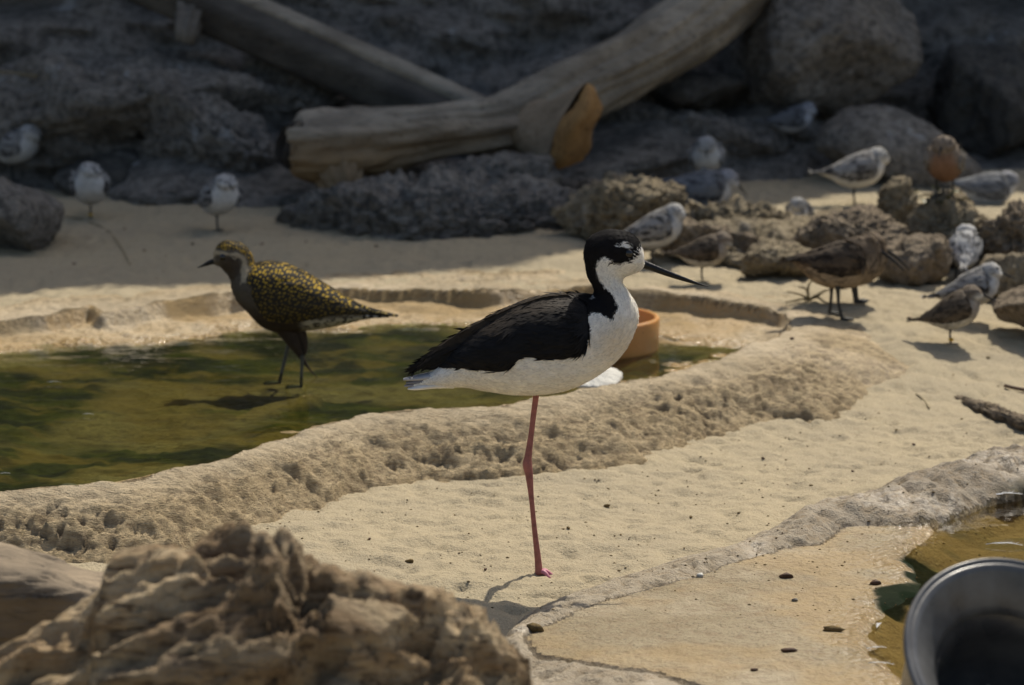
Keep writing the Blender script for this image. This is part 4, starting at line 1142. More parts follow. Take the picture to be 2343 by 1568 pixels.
def plover_col(px, py, lat, V):
    P = np.stack([px, py], 1); n = 14 * fbm(V * 240, 621, 3)
    c = np.tile([0.09, 0.075, 0.055], (len(px), 1))
    # breast darkens to the belly, vent pale with spots
    bel = sstep(640, 840, py + n)[:, None] * sstep(1200, 1050, px)[:, None]
    c = c * (1 - bel) + np.array([0.045, 0.032, 0.022]) * bel
    vent = (sstep(1080, 1180, px) * sstep(800, 850, py + n))[:, None]
    vs = np.array([0.42, 0.38, 0.29]) * (1 - 0.8 * sstep(0.25, 0.4, fbm(V * [260, 260, 330], 622, 2)))[:, None]
    c = c * (1 - vent) + vs * vent
    face = (sstep(600, 480, py) * sstep(560, 480, px))[:, None] * 0.6
    c = c * (1 - face) + np.array([0.10, 0.082, 0.06]) * face
    pale = sstep(12, -12, sdf(np.array(browP, float), P) + n)[:, None]
    c = c * (1 - pale) + np.array([0.40, 0.33, 0.22]) * pale
    k = sstep(14, -14, sdf(np.array(cheekP, float), P) + n)[:, None]
    c = c * (1 - k) + np.array([0.060, 0.046, 0.033]) * k
    lore = (sstep(60, 20, np.abs(py - 345 - 0.0 * px)) * sstep(480, 400, px))[:, None] * 0.6
    c = c * (1 - lore) + np.array([0.13, 0.11, 0.085]) * lore
    k = sstep(12, -12, np.minimum(sdf(np.array(capP, float), P), sdf(np.array(backP, float), P)) + n)[:, None]
    up = np.array([0.028, 0.024, 0.016])
    gs = dots(px, py + 400 * (np.abs(V[:, 1]) / 0.04), 27, 7.5, 623)[:, None]
    gold = np.array([0.46, 0.29, 0.03])
    return c * (1 - k) + (up * (1 - gs) + gold * gs * 0.9) * k
def plover_tip(idx, c, rg):
    dark = c[:, 0] < 0.06
    g = np.tile([0.50, 0.32, 0.035], (len(c), 1)) * rg.uniform(0.5, 1.15, (len(c), 1))
    return np.where(dark[:, None] & (rg.uniform(size=len(c)) < 0.0)[:, None], g, c)
pl.body(plover_col, plumes=7000, plen=0.007, pwid=0.0022, lift=0.12, relief=0.0004)
def plover_wing(px, py, u, v):
    n = 12 * fbm(np.stack([px * .02, py * .02, 0 * px], 1), 631, 2)
    rowx = px * 0.9 + py * 0.45; rowy = py - 0.55 * px * 0.3
    base = np.tile([0.026, 0.022, 0.015], (len(px), 1))
    q = np.stack([px / 40.0, (py + 0.35 * px) / 34.0, 0 * px], 1)
    f = vnoise(q, 633) + 0.5 * vnoise(q * 2.1, 634)
    k = dots(px + 0.5 * py, py - 0.3 * px, 34, 9.6, 633)[:, None] * np.clip(1.0 - 0.75 * sstep(0.15, 0.6, v)[:, None], 0.2, 1)
    pale = sstep(0.65, 0.95, u)[:, None]
    gold = np.array([0.50, 0.32, 0.03]) * (1 - pale * 0.35) + np.array([0.1, 0.1, 0.08]) * pale
    return base * (1 - k) + gold * k
pl.wing([(690, 440, 700, 640), (730, 390, 760, 740), (820, 362, 840, 820), (940, 368, 960, 850), (1080, 420, 1080, 850), (1220, 492, 1220, 825), (1360, 573, 1360, 800), (1500, 660, 1500, 795), (1640, 735, 1640, 805), (1780, 778, 1770, 822), (1960, 824, 1958, 832)],
        plover_wing, off=0.003, minlat=0.008, nu=150, nv=70, plumes=0)
pl.tail([(1500, 745, 1500, 850, 60), (1650, 790, 1650, 850, 60), (1780, 815, 1780, 846, 45), (1880, 828, 1880, 842, 20)], lambda px, py: np.where((np.sin(px * 0.09) > 0)[:, None], [[0.35, 0.32, 0.26]], [[0.04, 0.035, 0.03]]))
pl.bill([(365, 325, 360, 385, 22), (335, 330, 335, 380, 20), (285, 352, 290, 391, 15), (240, 382, 245, 402, 10), (193, 407, 196, 411, 3)])
pl.eye(437, 302, 30 * pl_s)
# thigh and drooping wing
dark = lambda px, py: np.tile([0.04, 0.029, 0.02], (len(px), 1))
pl.tail([(730, 800, 960, 860, 150), (810, 895, 1060, 920, 150), (895, 985, 1095, 995, 120), (980, 1085, 1110, 1075, 85), (1055, 1172, 1125, 1160, 40), (1122, 1252, 1150, 1244, 16), (1185, 1325, 1196, 1318, 8), (1240, 1375, 1246, 1370, 4)], dark, nr=60, ns=28, name='drooped_wing')
pl.tail([(930, 860, 1090, 860, 90), (1010, 960, 1140, 950, 75), (1070, 1060, 1160, 1050, 50), (1100, 1140, 1156, 1130, 30), (1098, 1190, 1130, 1185, 16)], dark, nr=50, ns=28, name='thigh')
pl.leg([(1112, 1170), (1108, 1240), (1102, 1320), (1096, 1450)], [0.0028, 0.0021, 0.0020, 0.0020], MAT['leg_grey'], lat=0.004, toe_len=0.02)
pl.leg([(985, 1040), (975, 1110), (945, 1220), (912, 1345), (886, 1450)], [0.0035, 0.003, 0.0024, 0.0022, 0.0022], MAT['leg_grey'], lat=-0.02, toe_len=0.02)

# ---------------------------------------------------------------- small waders
SAND = [(330, 347, 330, 360, 8), (400, 315, 400, 392, 32), (470, 280, 470, 432, 56), (540, 240, 550, 458, 74), (610, 215, 630, 452, 82), (660, 203, 700, 425, 78), (680, 205, 745, 385, 66), (672, 208, 768, 335, 55), (666, 206, 776, 306, 51),
        (680, 195, 786, 296, 51), (715, 185, 792, 289, 49), (755, 190, 797, 283, 41), (785, 220, 801, 276, 26), (797, 250, 802, 268, 12)]
SAND = [(a, b, c, d, e * 1.55) for a, b, c, d, e in SAND]
WINGP = [(700, 260, 715, 330), (668, 235, 700, 372), (620, 228, 640, 395), (560, 245, 560, 398), (500, 275, 490, 392), (430, 310, 420, 375), (360, 338, 355, 360), (292, 350, 290, 354)]
def pal(kind):
    W = dict(
        sand=((0.58, 0.56, 0.52), (0.26, 0.25, 0.235), (0.045, 0.042, 0.04), (0.38, 0.37, 0.35)),
        grey=((0.50, 0.50, 0.50), (0.16, 0.165, 0.17), (0.06, 0.06, 0.065), (0.30, 0.30, 0.31)),
        mott=((0.62, 0.61, 0.58), (0.45, 0.44, 0.42), (0.03, 0.03, 0.03), (0.5, 0.49, 0.47)),
        brown=((0.52, 0.49, 0.43), (0.10, 0.078, 0.055), (0.035, 0.028, 0.02), (0.17, 0.135, 0.10)),
        knot=((0.22, 0.125, 0.075), (0.22, 0.195, 0.16), (0.08, 0.07, 0.055), (0.25, 0.20, 0.15)),
        dow=((0.32, 0.25, 0.17), (0.085, 0.063, 0.043), (0.025, 0.019, 0.014), (0.15, 0.11, 0.072)))
    return [np.array(c) for c in W[kind]]
def wader(name, label, kind, at, size=1.0, yaw=0.0, pitch=0.0, head_yaw=0.0, head_pitch=0.0, pose='stand', bill=1.0, legs=1, group=None, seed=1, band=False, rings=None, wingp=None, foot=(577, 572), footpx=None, bunit=0.0003006, sink=0.0, leg_mat=None, billspec=None, plumes=1100, legx=None, wing_up=False):
    """at: world point of the foot"""
    rings = rings or SAND
    white, back, darkc, headc = pal(kind)
    b = Bird(name, label, rings, bunit * size, foot, loc=at, yaw=yaw, pitch=pitch, head_yaw=head_yaw, head_pitch=head_pitch, head_from=8.0 if rings is SAND else 8.0, nr=64, ns=36, group=group, seed=seed)
    rx = np.array([(r[0] + r[2]) / 2 for r in rings]); top = np.array([r[1] for r in rings]); bot = np.array([r[3] for r in rings])
    n = len(rings)
    def cf(px, py, lat, V):
        rt = b.rt
        ty = np.interp(rt, range(n), top); by = np.interp(rt, range(n), bot)
        h = np.clip((py - ty) / (by - ty + 1e-6), 0, 1)      # 0 back, 1 belly
        nz = fbm(V * 190, 700 + seed, 3)
        lower = sstep(0.45, 0.62, h + 0.10 * nz)[:, None]
        c = back * (1 - lower) + white * lower
        stv = sstep(0.1, 0.4, fbm(V * [90, 260, 260], 720 + seed, 3))[:, None] * (1 - lower)
        c = c * (1 - 0.75 * stv) + darkc * 0.75 * stv
        hd = sstep(6.6, 8.4, rt)[:, None]
        hc = headc * (1 - sstep(0.35, 0.75, h)[:, None]) + (white if kind not in ('dow', 'knot') else headc) * sstep(0.35, 0.75, h)[:, None]
        hc = hc * (1 - 0.35 * sstep(0.1, 0.5, nz)[:, None])
        c = c * (1 - hd) + hc * hd
        if kind == 'knot':
            up = (sstep(3.2, 5.2, rt) * sstep(0.95, 0.7, h))[:, None]
            c = c * (1 - up) + (headc * 0.9) * up
        if kind in ('brown', 'dow'):
            br = (sstep(4.0, 5.5, rt) * sstep(9, 7.5, rt))[:, None] * 0.65
            c = c * (1 - br) + (headc * 1.2) * br
            sp = (sstep(0.22, 0.42, fbm(V * [200, 200, 320], 760 + seed, 2)) * sstep(0.4, 0.7, h))[:, None] * (0.6 if kind == 'dow' else 0.35)
            c = c * (1 - sp) + darkc * sp
        return c
    b.body(cf, plumes=plumes, plen=0.009 * size, pwid=0.003 * size, lift=0.12)
    def wf(px, py, u, v):
        nz = fbm(np.stack([px * .02, py * .05, 0 * px], 1), 740 + seed, 3)
        k = sstep(-0.1, 0.35, nz + 0.5 * v - 0.25)[:, None]
        edge = sstep(0.2, 0.45, vnoise(np.stack([px * .05, py * .09, 0 * px], 1), 745 + seed))[:, None] * 0.5
        c = back * (1 - k) + darkc * k
        return c * (1 - edge) + (back * 1.3) * edge
    b.wing(wingp or WINGP, wf, off=0.003 * size, minlat=0.006 * size, nu=40, nv=18, plumes=120, plen=0.013 * size, pwid=0.005 * size, lift=0.06)
    x0, y0 = rings[-1][0], (rings[-1][1] + rings[-1][3]) / 2
    if billspec is None:
        L = 74 * bill
        dx, dy = L * 0.80, L * 0.60
        billspec = [(x0 - 8, y0 - 14, x0 - 10, y0 + 12, 9), (x0 + 2, y0 - 8, x0, y0 + 10, 8), (x0 + dx * .5, y0 + dy * .5 - 6, x0 + dx * .5 - 3, y0 + dy * .5 + 6, 5), (x0 + dx, y0 + dy - 2, x0 + dx - 1, y0 + dy + 2, 2)]
    b.bill(billspec)
    hx = np.interp(n - 3.2, range(n), rx); hy = np.interp(n - 3.2, range(n), top) * 0.58 + np.interp(n - 3.2, range(n), bot) * 0.42
    b.eye(hx + 4, hy, 9.0 * bunit * size)
    lm = leg_mat or MAT['leg_dark']
    if pose == 'stand':
        for k in range(legs):
            lp = legx[k] if legx else ((foot[0] - 6 + 22 * k, 440), (foot[0] - 8 + 24 * k, 510), (foot[0] + 24 * k, foot[1]))
            q = [lp[0], tuple((np.array(lp[0]) + np.array(lp[1])) / 2), lp[1], lp[2]]
            lg = b.leg(q, [0.0042 * size, 0.0026 * size, 0.0022 * size, 0.0022 * size], lm, lat=(0.0 if legs == 1 else (0.012 * (1 - 2 * k))), toe_len=0.016 * size, nr=20)
            if band and k == 0:
                P = np.array([[float(b.lx(lp[2][0])), 0, float(b.lz(lp[2][1] - 22))], [float(b.lx(lp[2][0])), 0, float(b.lz(lp[2][1] - 40))]])
                V, F = tube(P, [0.0032, 0.0032], 4, 10); mobj('leg_band', V, F, MAT['band'], lg)
    return b
def pxsize(box_w, Y, ref=505):
    return box_w * mpp(Y) / (ref * 0.0003006)
GRP = None
def standing(name, label, kind, fx, fy, ref_w, **k):
    p = hit(fx, fy)
    return wader(name, label, kind, p - Vector((0, 0, 0.001)), size=pxsize(ref_w, p.y), **k)
def resting(name, label, kind, bx, by, Y, ref_w, **k):
    """crouched bird: its belly centre lands on the ground below the pixel at depth Y"""
    p = atY(bx, by, Y); z_ = drop(p.x, p.y)
    s_ = pxsize(ref_w, Y)
    return wader(name, label, kind, Vector((p.x, p.y, z_ - 0.008)), size=s_, pose='rest', foot=(577, 456), **k)

standing('sanderling', 'small white-breasted shorebird perched on the grey boulder by the hollow', 'sand', 30, 414, 172, yaw=R(-24), seed=11)
standing('sanderling', 'small pale shorebird standing on one banded leg by the shaded hollow', 'sand', 208, 500, 162, yaw=R(-82), pitch=R(14), head_yaw=R(30), head_pitch=R(8), seed=12, band=True)
standing('sanderling', 'small pale shorebird alone on the shaded sand with its bill lowered', 'sand', 498, 526, 165, yaw=R(-58), pitch=R(10), head_pitch=R(-6), seed=13)
standing('sanderling', 'small grey and white shorebird standing high on the rough boulder in shade', 'grey', 1808, 334, 130, yaw=R(-12), seed=14)
standing('sanderling', 'small white shorebird preening its breast by the brown-grey boulder', 'sand', 1615, 428, 150, yaw=R(-95), pitch=R(8), head_pitch=R(-22), seed=15)
resting('sanderling', 'grey shorebird crouched on the sand behind the low tan ridge', 'grey', 1600, 470, 4.42, 190, yaw=R(-4), pitch=R(-14), bill=1.2, seed=16)
resting('sanderling', 'pale shorebird asleep with only its head above the crumbly tan rock', 'sand', 1832, 482, 4.26, 120, yaw=R(-110), pitch=R(4), head_yaw=R(50), head_pitch=R(-25), seed=17)
standing('sanderling', 'sunlit white shorebird with dark wing patch standing on the flat-faced block', 'sand', 1955, 468, 170, yaw=R(-2), seed=18)
standing('red_knot', 'grey shorebird with a rusty red belly standing among the back rocks', 'knot', 2160, 448, 170, yaw=R(-105), pitch=R(18), head_yaw=R(-12), head_pitch=R(-18), bill=1.3, seed=19, legs=2)
resting('sanderling', 'blue-grey shorebird crouched with its head turned back behind the pitted rocks', 'grey', 2250, 462, 4.42, 170, yaw=R(6), pitch=R(-14), head_yaw=R(120), seed=20)
standing('sanderling', 'sunlit pale grey shorebird standing just behind the black and white wader', 'sand', 1493, 606, 178, yaw=R(-10), pitch=R(8), seed=21)
standing('brown_sandpiper', 'small brown sandpiper with white belly and its head turned away', 'brown', 1607, 644, 150, yaw=R(-12), head_yaw=R(40), head_pitch=R(-30), seed=22)
standing('sanderling', 'mottled black and white shorebird with its back to the pool next to the squarish block', 'mott', 2205, 640, 150, yaw=R(78), pitch=R(16), head_pitch=R(-30), seed=23, legs=2)
standing('sanderling', 'white shorebird with a long dark bill standing behind the brown-backed one', 'sand', 2215, 738, 175, yaw=R(-14), pitch=R(10), bill=1.2, seed=24)
standing('dunlin', 'brown-backed shorebird with drooping black bill and white belly on the sunlit sand', 'brown', 2175, 786, 168, yaw=R(-12), pitch=R(12), bill=1.75, seed=25, band=True)

# long-billed brown waders
DOW = [(180, 915, 180, 945, 10), (260, 890, 240, 1010, 55), (340, 855, 320, 1080, 95), (430, 822, 420, 1115, 120), (520, 798, 530, 1120, 130), (590, 782, 640, 1085, 122), (620, 776, 715, 1020, 100), (628, 778, 750, 950, 78), (635, 770, 757, 915, 66),
       (660, 760, 756, 900, 60), (690, 763, 753, 893, 52), (720, 790, 750, 888, 40), (738, 825, 749, 880, 20)]
DOWW = [(640, 880, 650, 960), (600, 830, 630, 1000), (540, 812, 560, 1020), (460, 825, 450, 1020), (380, 850, 360, 1000), (300, 880, 280, 970), (220, 905, 215, 950), (140, 930, 138, 938)]
for (nm, lab, fx, fy, dxx, sd, yw) in [('dowitcher', 'speckled brown long-billed wader standing on the sunlit sand by the pool rim', 1925, 728, 0, 31, R(-4)),
                                      ('dowitcher', 'second brown long-billed wader mostly hidden behind the speckled one', 1948, 694, 0, 32, R(-6))]:
    p = hit(fx, fy)
    su = (p.y * math.cos(PITCH) + 0.56 * math.sin(PITCH)) / FPX / 3.78125 / 1.742
    if sd == 31:
        lx_ = [((440, 1090), (436, 1200), (428, 1292)), ((470, 1090), (480, 1210), (505, 1312))]
        wader(nm, lab, 'dow', p, size=1.0, bunit=su, foot=(505, 1312), rings=DOW, wingp=DOWW, yaw=yw, seed=sd, legs=2, legx=lx_, billspec=[(730, 845, 735, 885, 14), (750, 862, 745, 888, 12), (820, 915, 815, 932, 8), (905, 994, 902, 1004, 4)], plumes=2000)
    else:
        lx_ = [((545, 1090), (550, 1150), (560, 1222)), ((520, 1090), (530, 1150), (540, 1215))]
        wader(nm, lab, 'dow', p, size=1.0, bunit=su * 0.97, foot=(520, 1230), rings=DOW, wingp=DOWW, yaw=yw, seed=sd, legs=2, legx=lx_, billspec=[(730, 845, 735, 885, 14), (750, 862, 745, 888, 12), (820, 915, 815, 932, 8), (905, 994, 902, 1004, 4)], plumes=1500)

# ================================================================== PROPS
def revolve(profile, ns=96):
    """profile rows (radius, z) -> closed-ish surface of revolution about z"""
    P = np.array(profile, float); a = np.linspace(0, 2 * np.pi, ns, endpoint=False)
    V = np.stack([P[:, 0:1] * np.cos(a), P[:, 0:1] * np.sin(a), P[:, 1:2] + 0 * a], -1).reshape(-1, 3)
    return V, gridfaces(len(P), ns, True)

# orange feeding dish
c = gnd(1345, 794, 0.034); r = 163 * mpp(c.y); h = 0.044
prof = [(0.0, 0.0), (r * 0.98, 0.0), (r, 0.003), (r, h - 0.003), (r - 0.001, h), (r - 0.005, h + 0.0005), (r - 0.007, h - 0.002), (r - 0.0075, 0.008), (r - 0.012, 0.005), (0.0, 0.0045)]
V, F = revolve(prof, 128)
V[:, :2] *= 1 + 0.006 * fbm(V * 25, 801, 2)[:, None]
m = Mat('orange_dish_plastic')
spk = m.math('MULTIPLY', m.ramp(m.vor(130), [(0.10, 1), (0.2, 0)]), m.ramp(m.noise(25, 2), [(0.5, 0), (0.6, 1)]))
cc = m.mix(m.ramp(m.noise(14, 4), [(0.35, 0), (0.65, 1)]), (0.58, 0.30, 0.095), (0.48, 0.235, 0.065))
cc = m.mix(spk, cc, (0.10, 0.05, 0.02))
m.bsdf(Base_Color=cc, Roughness=0.4, Subsurface_Weight=0.3, Subsurface_Radius=(0.02, 0.008, 0.003), Subsurface_Scale=0.6, Normal=m.bump(m.noise(40, 3), 0.15, 0.002))
o = mobj('feeding_dish', V, F, m.m, loc=Vector((c.x, c.y, 0.031))); tag(o, 'shallow round orange plastic dish standing in the pool behind the standing wader', 'dish')

# white scallop-edged shell disc leaning on the rim
p = atY(1352, 858, 2.92); r = 72 * mpp(2.92)
nr_, ns_ = 14, 72
a = np.linspace(0, 2 * np.pi, ns_, endpoint=False)
V = []
for k in range(nr_):
    t = (k + 0.02) / (nr_ - 1)
    rr = r * t * (1 + 0.015 * np.sin(18 * a) * t + 0.03 * np.sin(5 * a + 1) * t)
    V.append(np.stack([rr * np.cos(a), rr * np.sin(a), 0.006 * (1 - t * t) + 0.0002 * np.sin(18 * a) * t], 1))
V = np.vstack(V); top_n = len(V)
V = np.vstack([V, V - [0, 0, 0.003]])
F1 = gridfaces(nr_, ns_, True); F = np.vstack([F1, F1[:, ::-1] + top_n])
last = (nr_ - 1) * ns_ + np.arange(ns_); nx = (nr_ - 1) * ns_ + (np.arange(ns_) + 1) % ns_
F = np.vstack([F, np.stack([last, nx, nx + top_n, last + top_n], 1)])
o = mobj('white_shell', V, F, MAT['shell'], loc=Vector((p.x, p.y, p.z)), rot=(R(12), 0, 0.2)); tag(o, 'round white shell disc lying at the pool edge behind the pink leg', 'shell')

# black rubber tub lying tilted on the slab
tc_ = atY(2356, 1529, 1.57); Rr = 300 * mpp(1.57)
axd = Vector((0.22, -0.62, 0.75)).normalized()
q = axd.to_track_quat('Z', 'Y')
prof = [(0.0, -1.3), (0.60, -1.3), (0.66, -1.26), (0.86, -0.45), (0.93, -0.12), (0.95, -0.06), (0.90, -0.05), (0.72, -0.22), (0.62, -0.34), (0.585, -0.44), (0.56, -0.7), (0.50, -1.22), (0.0, -1.25)]
prof = [(a_ * Rr, b_ * Rr) for a_, b_ in prof]
V, F = revolve(prof, 120)
V = V * (1 + 0.012 * fbm(V * 12, 811, 2)[:, None])
m = Mat('scuffed_black_rubber')
n1 = m.noise(22, 5, 0.6); n2 = m.vor(60)
cc = m.mix(m.ramp(n1, [(0.4, 0), (0.65, 1)]), (0.035, 0.035, 0.036), (0.075, 0.074, 0.07))
cc = m.mix(m.math('MULTIPLY', m.ramp(n2, [(0.06, 1), (0.11, 0)]), m.ramp(m.noise(14, 1), [(0.48, 0), (0.55, 1)])), cc, (0.30, 0.28, 0.22))
m.bsdf(Base_Color=cc, Roughness=m.ramp(n1, [(0.3, 0.24), (0.7, 0.4)]), Normal=m.bump(n1, 0.2, 0.004), Specular_IOR_Level=0.6)
o = mobj('rubber_tub', V, F, m.m, loc=tc_); o.rotation_mode = 'QUATERNION'; o.rotation_quaternion = q
prof = [(0.945, -0.07), (0.985, -0.06), (1.0, -0.03), (1.0, 0.0), (0.985, 0.018), (0.965, 0.012), (0.955, -0.004), (0.945, 0.004), (0.925, 0.006), (0.89, -0.02), (0.80, -0.10), (0.70, -0.20), (0.66, -0.27), (0.67, -0.30), (0.945, -0.07)]
V, F = revolve([(a_ * Rr, b_ * Rr) for a_, b_ in prof], 120)
V = V * (1 + 0.008 * fbm(V * 12, 812, 2)[:, None])
mr = Mat('grey_sheen_rubber'); nn_ = mr.noise(26, 5, 0.6)  # lighter grey paints the rim's glossy sheen into the black rubber
mr.bsdf(Base_Color=mr.mix(mr.ramp(nn_, [(0.35, 0), (0.65, 1)]), (0.06, 0.06, 0.06), (0.13, 0.13, 0.127)), Roughness=mr.ramp(nn_, [(0.3, 0.25), (0.7, 0.42)]), Normal=mr.bump(nn_, 0.15, 0.003))
mobj('rim', V, F, mr.m, o)
tag(o, 'black rubber tub tipped on its side in the shallow water on the slab', 'tub')

# crumbs, droppings and pebbles
DR, FR = ico(2)
def crumb(name, label, xv, yv, rpx, mat, stretch=1.0, seed=0, group=None, cat='pebble', rot=0.0):
    p = hit(xv, yv); r = rpx * mpp(p.y)
    n = fbm(DR * 1.7 + seed, seed, 3)
    V = DR * (1 + 0.35 * n[:, None]) * [r * stretch, r * 0.8, r * 0.75]
    o = mobj(name, V, FR, mat, loc=p + Vector((0, 0, r * 0.45)), rot=(0, 0, rot)); tag(o, label, cat, group)
    return o
crumb('brown_clod', 'brown sandy clod in the sand beside the rotten stump', 937, 1288, 8, MAT['crumb'], 1.2, 1, cat='clod')
crumb('brown_clod', 'small olive clod on the bare sand beside the pink leg', 1388, 1160, 6, MAT['crumb'], 1.2, 2, cat='clod')
crumb('olive_dropping', 'large olive-brown dropping on the slab corner next to the stump', 1224, 1444, 15, MAT['crumb'], 1.5, 3, cat='dropping', rot=-0.7)
crumb('white_pebble', 'small round white pebble at the back of the orange-stained slab', 1601, 1320, 8, MAT['shell'], 1.1, 4)
crumb('dark_dropping', 'dark brown dropping near the middle of the slab lip', 1797, 1322, 9, MAT['dropping'], 1.8, 5, cat='dropping')
crumb('dark_dropping', 'coiled dark brown dropping at the wet edge of the slab', 2003, 1337, 9, MAT['dropping'], 1.3, 6, cat='dropping')
crumb('dark_dropping', 'thin dark dropping on the open slab below the wet edge', 1805, 1492, 8, MAT['dropping'], 2.4, 7, cat='dropping', rot=0.2)
crumb('brown_flake', 'flat brown flake on the slab beside a pale stain', 1905, 1444, 10, MAT['crumb'], 2.2, 8, cat='flake', rot=-0.1)
crumb('dark_dropping', 'small dark dropping at the front of the slab', 1725, 1536, 6, MAT['dropping'], 1.6, 9, cat='dropping')
crumb('grey_pebble', 'small grey-green pebble on the slab behind the flat flake', 1818, 1376, 6, MAT['rock_pale'], 1.3, 10)
crumb('dark_pebble', 'small black pebble on top of the pale pool rim end', 1811, 777, 5, MAT['dropping'], 1.0, 11)
gp = 'small brown crumbs scattered on the sand'
rgc = np.random.default_rng(91)
pts = [(2090, 1018), (1855, 1112), (2050, 985), (1745, 1050), (1580, 1185), (1690, 1175), (1110, 1305), (1420, 1225), (1500, 1135), (845, 1235), (1040, 1180), (1300, 1210), (1950, 1080), (2180, 860), (2260, 820), (2080, 730), (1900, 640), (2200, 960), (170, 605), (330, 575), (440, 560), (600, 560), (120, 545), (285, 525), (700, 555), (860, 565)]
for k, (a_, b_) in enumerate(pts):
    crumb('crumb', 'tiny brown crumb lying on open sand', a_, b_, rgc.uniform(2.4, 4.2), MAT['crumb'] if k % 3 else MAT['dropping'], rgc.uniform(1, 1.8), 20 + k, gp, 'crumb', rgc.uniform(0, 3))
# fine dark grit mixed in the sand
nG = 1000
gv = []; gf = []; oct_v = np.array([[1, 0, 0], [-1, 0, 0], [0, 1, 0], [0, -1, 0], [0, 0, 1], [0, 0, -1.0]]); oct_f = [(0, 2, 4), (2, 1, 4), (1, 3, 4), (3, 0, 4), (2, 0, 5), (1, 2, 5), (3, 1, 5), (0, 3, 5)]
cnt = 0
for k in range(nG):
    xv = rgc.uniform(0, 2342); yv = rgc.uniform(480, 1420) if k % 3 else rgc.uniform(980, 1400)
    p = hit(xv, yv)
    P1 = np.array([[p.x, p.y]])
    if sdf(A_out, P1)[0] < 0.0 or sdf(PB_in, P1)[0] < -0.9 or p.z > 0.11: continue
    r = rgc.uniform(0.0004, 0.0012)
    gv.append(oct_v * [r * rgc.uniform(1, 1.8), r, r * 0.8] + [p.x, p.y, p.z + r * 0.3]); gf += [tuple(v + cnt for v in f) for f in oct_f]; cnt += 6
o = mobj('sand_grit', np.vstack(gv), gf, MAT['crumb']); tag(o, 'fine dark grit sprinkled through the sand', 'grit', kind='stuff')

# loose feathers
def down_feather(label, xv, yv, Lpx, ang, seed, zoff=0.001, curl=0.3, z=None, group=None):
    p = hit(xv, yv) if z is None else gnd(xv, yv, z)
    L = Lpx * mpp(p.y)
    rg = np.random.default_rng(seed)
    V = []; F = []
    def spine(t): return np.array([L * t - L / 2, curl * L * 0.25 * math.sin(t * 2.6), L * 0.05 * math.sin(t * 3.1)])
    S = [spine(t) for t in np.linspace(0, 1, 12)]
    tv, tf = tube(np.array(S), np.linspace(L * 0.014, L * 0.004, 12), 16, 5)
    V += tv.tolist(); F += tf
    for k in range(70):
        t = rg.uniform(0.12, 1.0); b = spine(t); sd = rg.choice([-1, 1])
        l = L * 0.20 * (0.45 + math.sin(math.pi * min(t, 0.95)) * 0.8) * rg.uniform(0.6, 1.15)
        e = b + np.array([l * 0.75, sd * l * 0.65, l * rg.uniform(-0.05, 0.35)])
        wv = np.array([L * 0.010, 0, L * 0.004])
        i = len(V); V += [(b - wv).tolist(), (b + wv).tolist(), e.tolist()]; F.append((i, i + 1, i + 2))
    o = mobj('loose_feather', np.array(V), F, MAT['down'], loc=p + Vector((0, 0, zoff)), rot=(0, 0, ang), smooth=False)
    tag(o, label, 'feather', group)
down_feather('white feather stuck on the wet inner edge of the grey stone lip', 2300, 1142, 75, 0.1, 1, 0.004)
down_feather('white feather floating beside the black tub', 2295, 1252, 80, -0.15, 2, 0.002, z=WATER_B)
down_feather('fluffy white feather at the notch where slab meets water', 2010, 1440, 42, 1.2, 3, 0.003)
down_feather('thin white feather floating off the slab edge', 2005, 1489, 45, 0.05, 4, 0.002, z=WATER_B)
down_feather('white feather lying along the slab edge by the tub', 2015, 1528, 60, -0.3, 5, 0.003)
for k, (a_, b_, l) in enumerate([(202, 950, 26), (124, 877, 34), (10, 1086, 26), (1110, 740, 18), (860, 962, 16)]):
    down_feather('tiny white feather floating on the green pool', a_, b_, l, random.uniform(-0.4, 0.4), 10 + k, 0.001, z=WATER_A + 0.0015, group='white feathers floating on the pool')

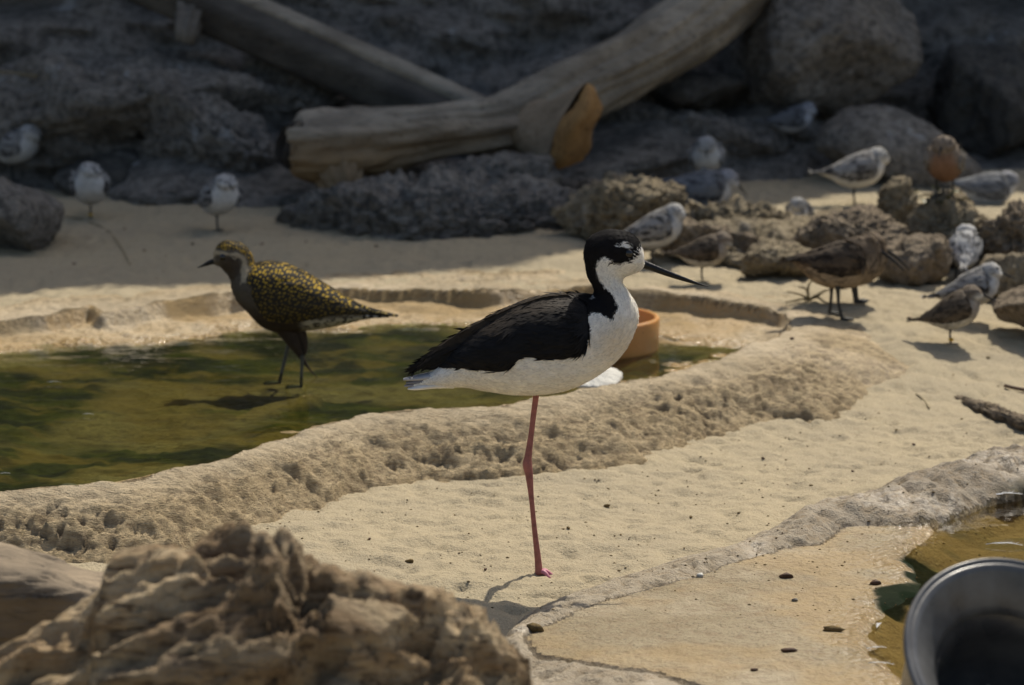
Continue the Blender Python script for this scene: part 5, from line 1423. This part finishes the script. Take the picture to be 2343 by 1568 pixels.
# straws, twigs, leaves
def straw(name, label, pts, rpx, mat, lift=0.002, cat='straw', group=None):
    P = [hit(*q) + Vector((0, 0, lift)) for q in pts]
    r = rpx * mpp(P[0].y)
    b = P[0]
    V, F = tube(np.array([p - b for p in P]), [r] * len(P), 30, 7)
    o = mobj(name, V, F, mat, loc=b); tag(o, label, cat, group)
straw('straw', 'thin pale straw curving over the shaded sand below the banded bird', [(135, 497), (175, 503), (230, 520), (265, 550), (298, 608)], 1.3, MAT['straw'])
straw('straw', 'pale straw lying on the shaded rock shelf', [(-10, 165), (40, 170), (110, 180)], 2.0, MAT['straw'])
straw('twig', 'short dark twig on the bright sand near the half-buried stone edge', [(2298, 888), (2318, 893), (2350, 899)], 4, MAT['dropping'], 0.003, 'twig')
straw('straw', 'bent pale straw in the sand at the end of the pool rim', [(2095, 905), (2112, 918), (2126, 938)], 1.6, MAT['straw'])
# pale dried root at the feet of the speckled wader
b0 = hit(1850, 690); root = empty('dried_root', b0)
for k in range(9):
    q = [Vector((0, 0, 0.002))]
    d = Vector((random.uniform(-1, 1), random.uniform(-0.5, 0.5), random.uniform(0.1, 0.9))).normalized()
    for j in range(3):
        q.append(q[-1] + d * random.uniform(0.008, 0.014)); d = (d + Vector((random.uniform(-.6, .6), random.uniform(-.4, .4), random.uniform(-.7, .3)))).normalized()
    V, F = tube(np.array(q), [0.0022, 0.0018, 0.0014, 0.0008], 12, 6)
    mobj('root_strand', V, F, MAT['straw'], root)
tag(root, 'tangled pale dried root on the sand by the speckled wader', 'root')
# fallen leaves by the red-bellied bird
for k, (a_, b_) in enumerate([(2098, 446), (2120, 458), (2140, 440), (2165, 462), (2185, 450), (2205, 466), (2110, 470), (2150, 474)]):
    p = hit(a_, b_); Lf = 0.022
    t = np.linspace(0, 1, 9); wv = 0.45 * Lf * np.sin(np.pi * t) ** 0.8
    V = np.vstack([np.stack([t * Lf - Lf / 2, wv * 0.5, 0.004 * np.sin(t * 3) + 0.002 * np.ones(9)], 1), np.stack([t * Lf - Lf / 2, 0 * wv, 0.004 * np.sin(t * 3)], 1), np.stack([t * Lf - Lf / 2, -wv * 0.5, 0.004 * np.sin(t * 3) + 0.002], 1)])
    F = [(i, i + 1, 9 + i + 1, 9 + i) for i in range(8)] + [(9 + i, 9 + i + 1, 18 + i + 1, 18 + i) for i in range(8)]
    o = mobj('fallen_leaf', V, F, MAT['leaf'], loc=p + Vector((0, 0, 0.003)), rot=(random.uniform(-.4, .4), random.uniform(-.4, .4), random.uniform(0, 6)))
    tag(o, 'small olive leaf fallen among the rocks by the red-bellied bird', 'leaf', 'olive leaves by the red-bellied bird')
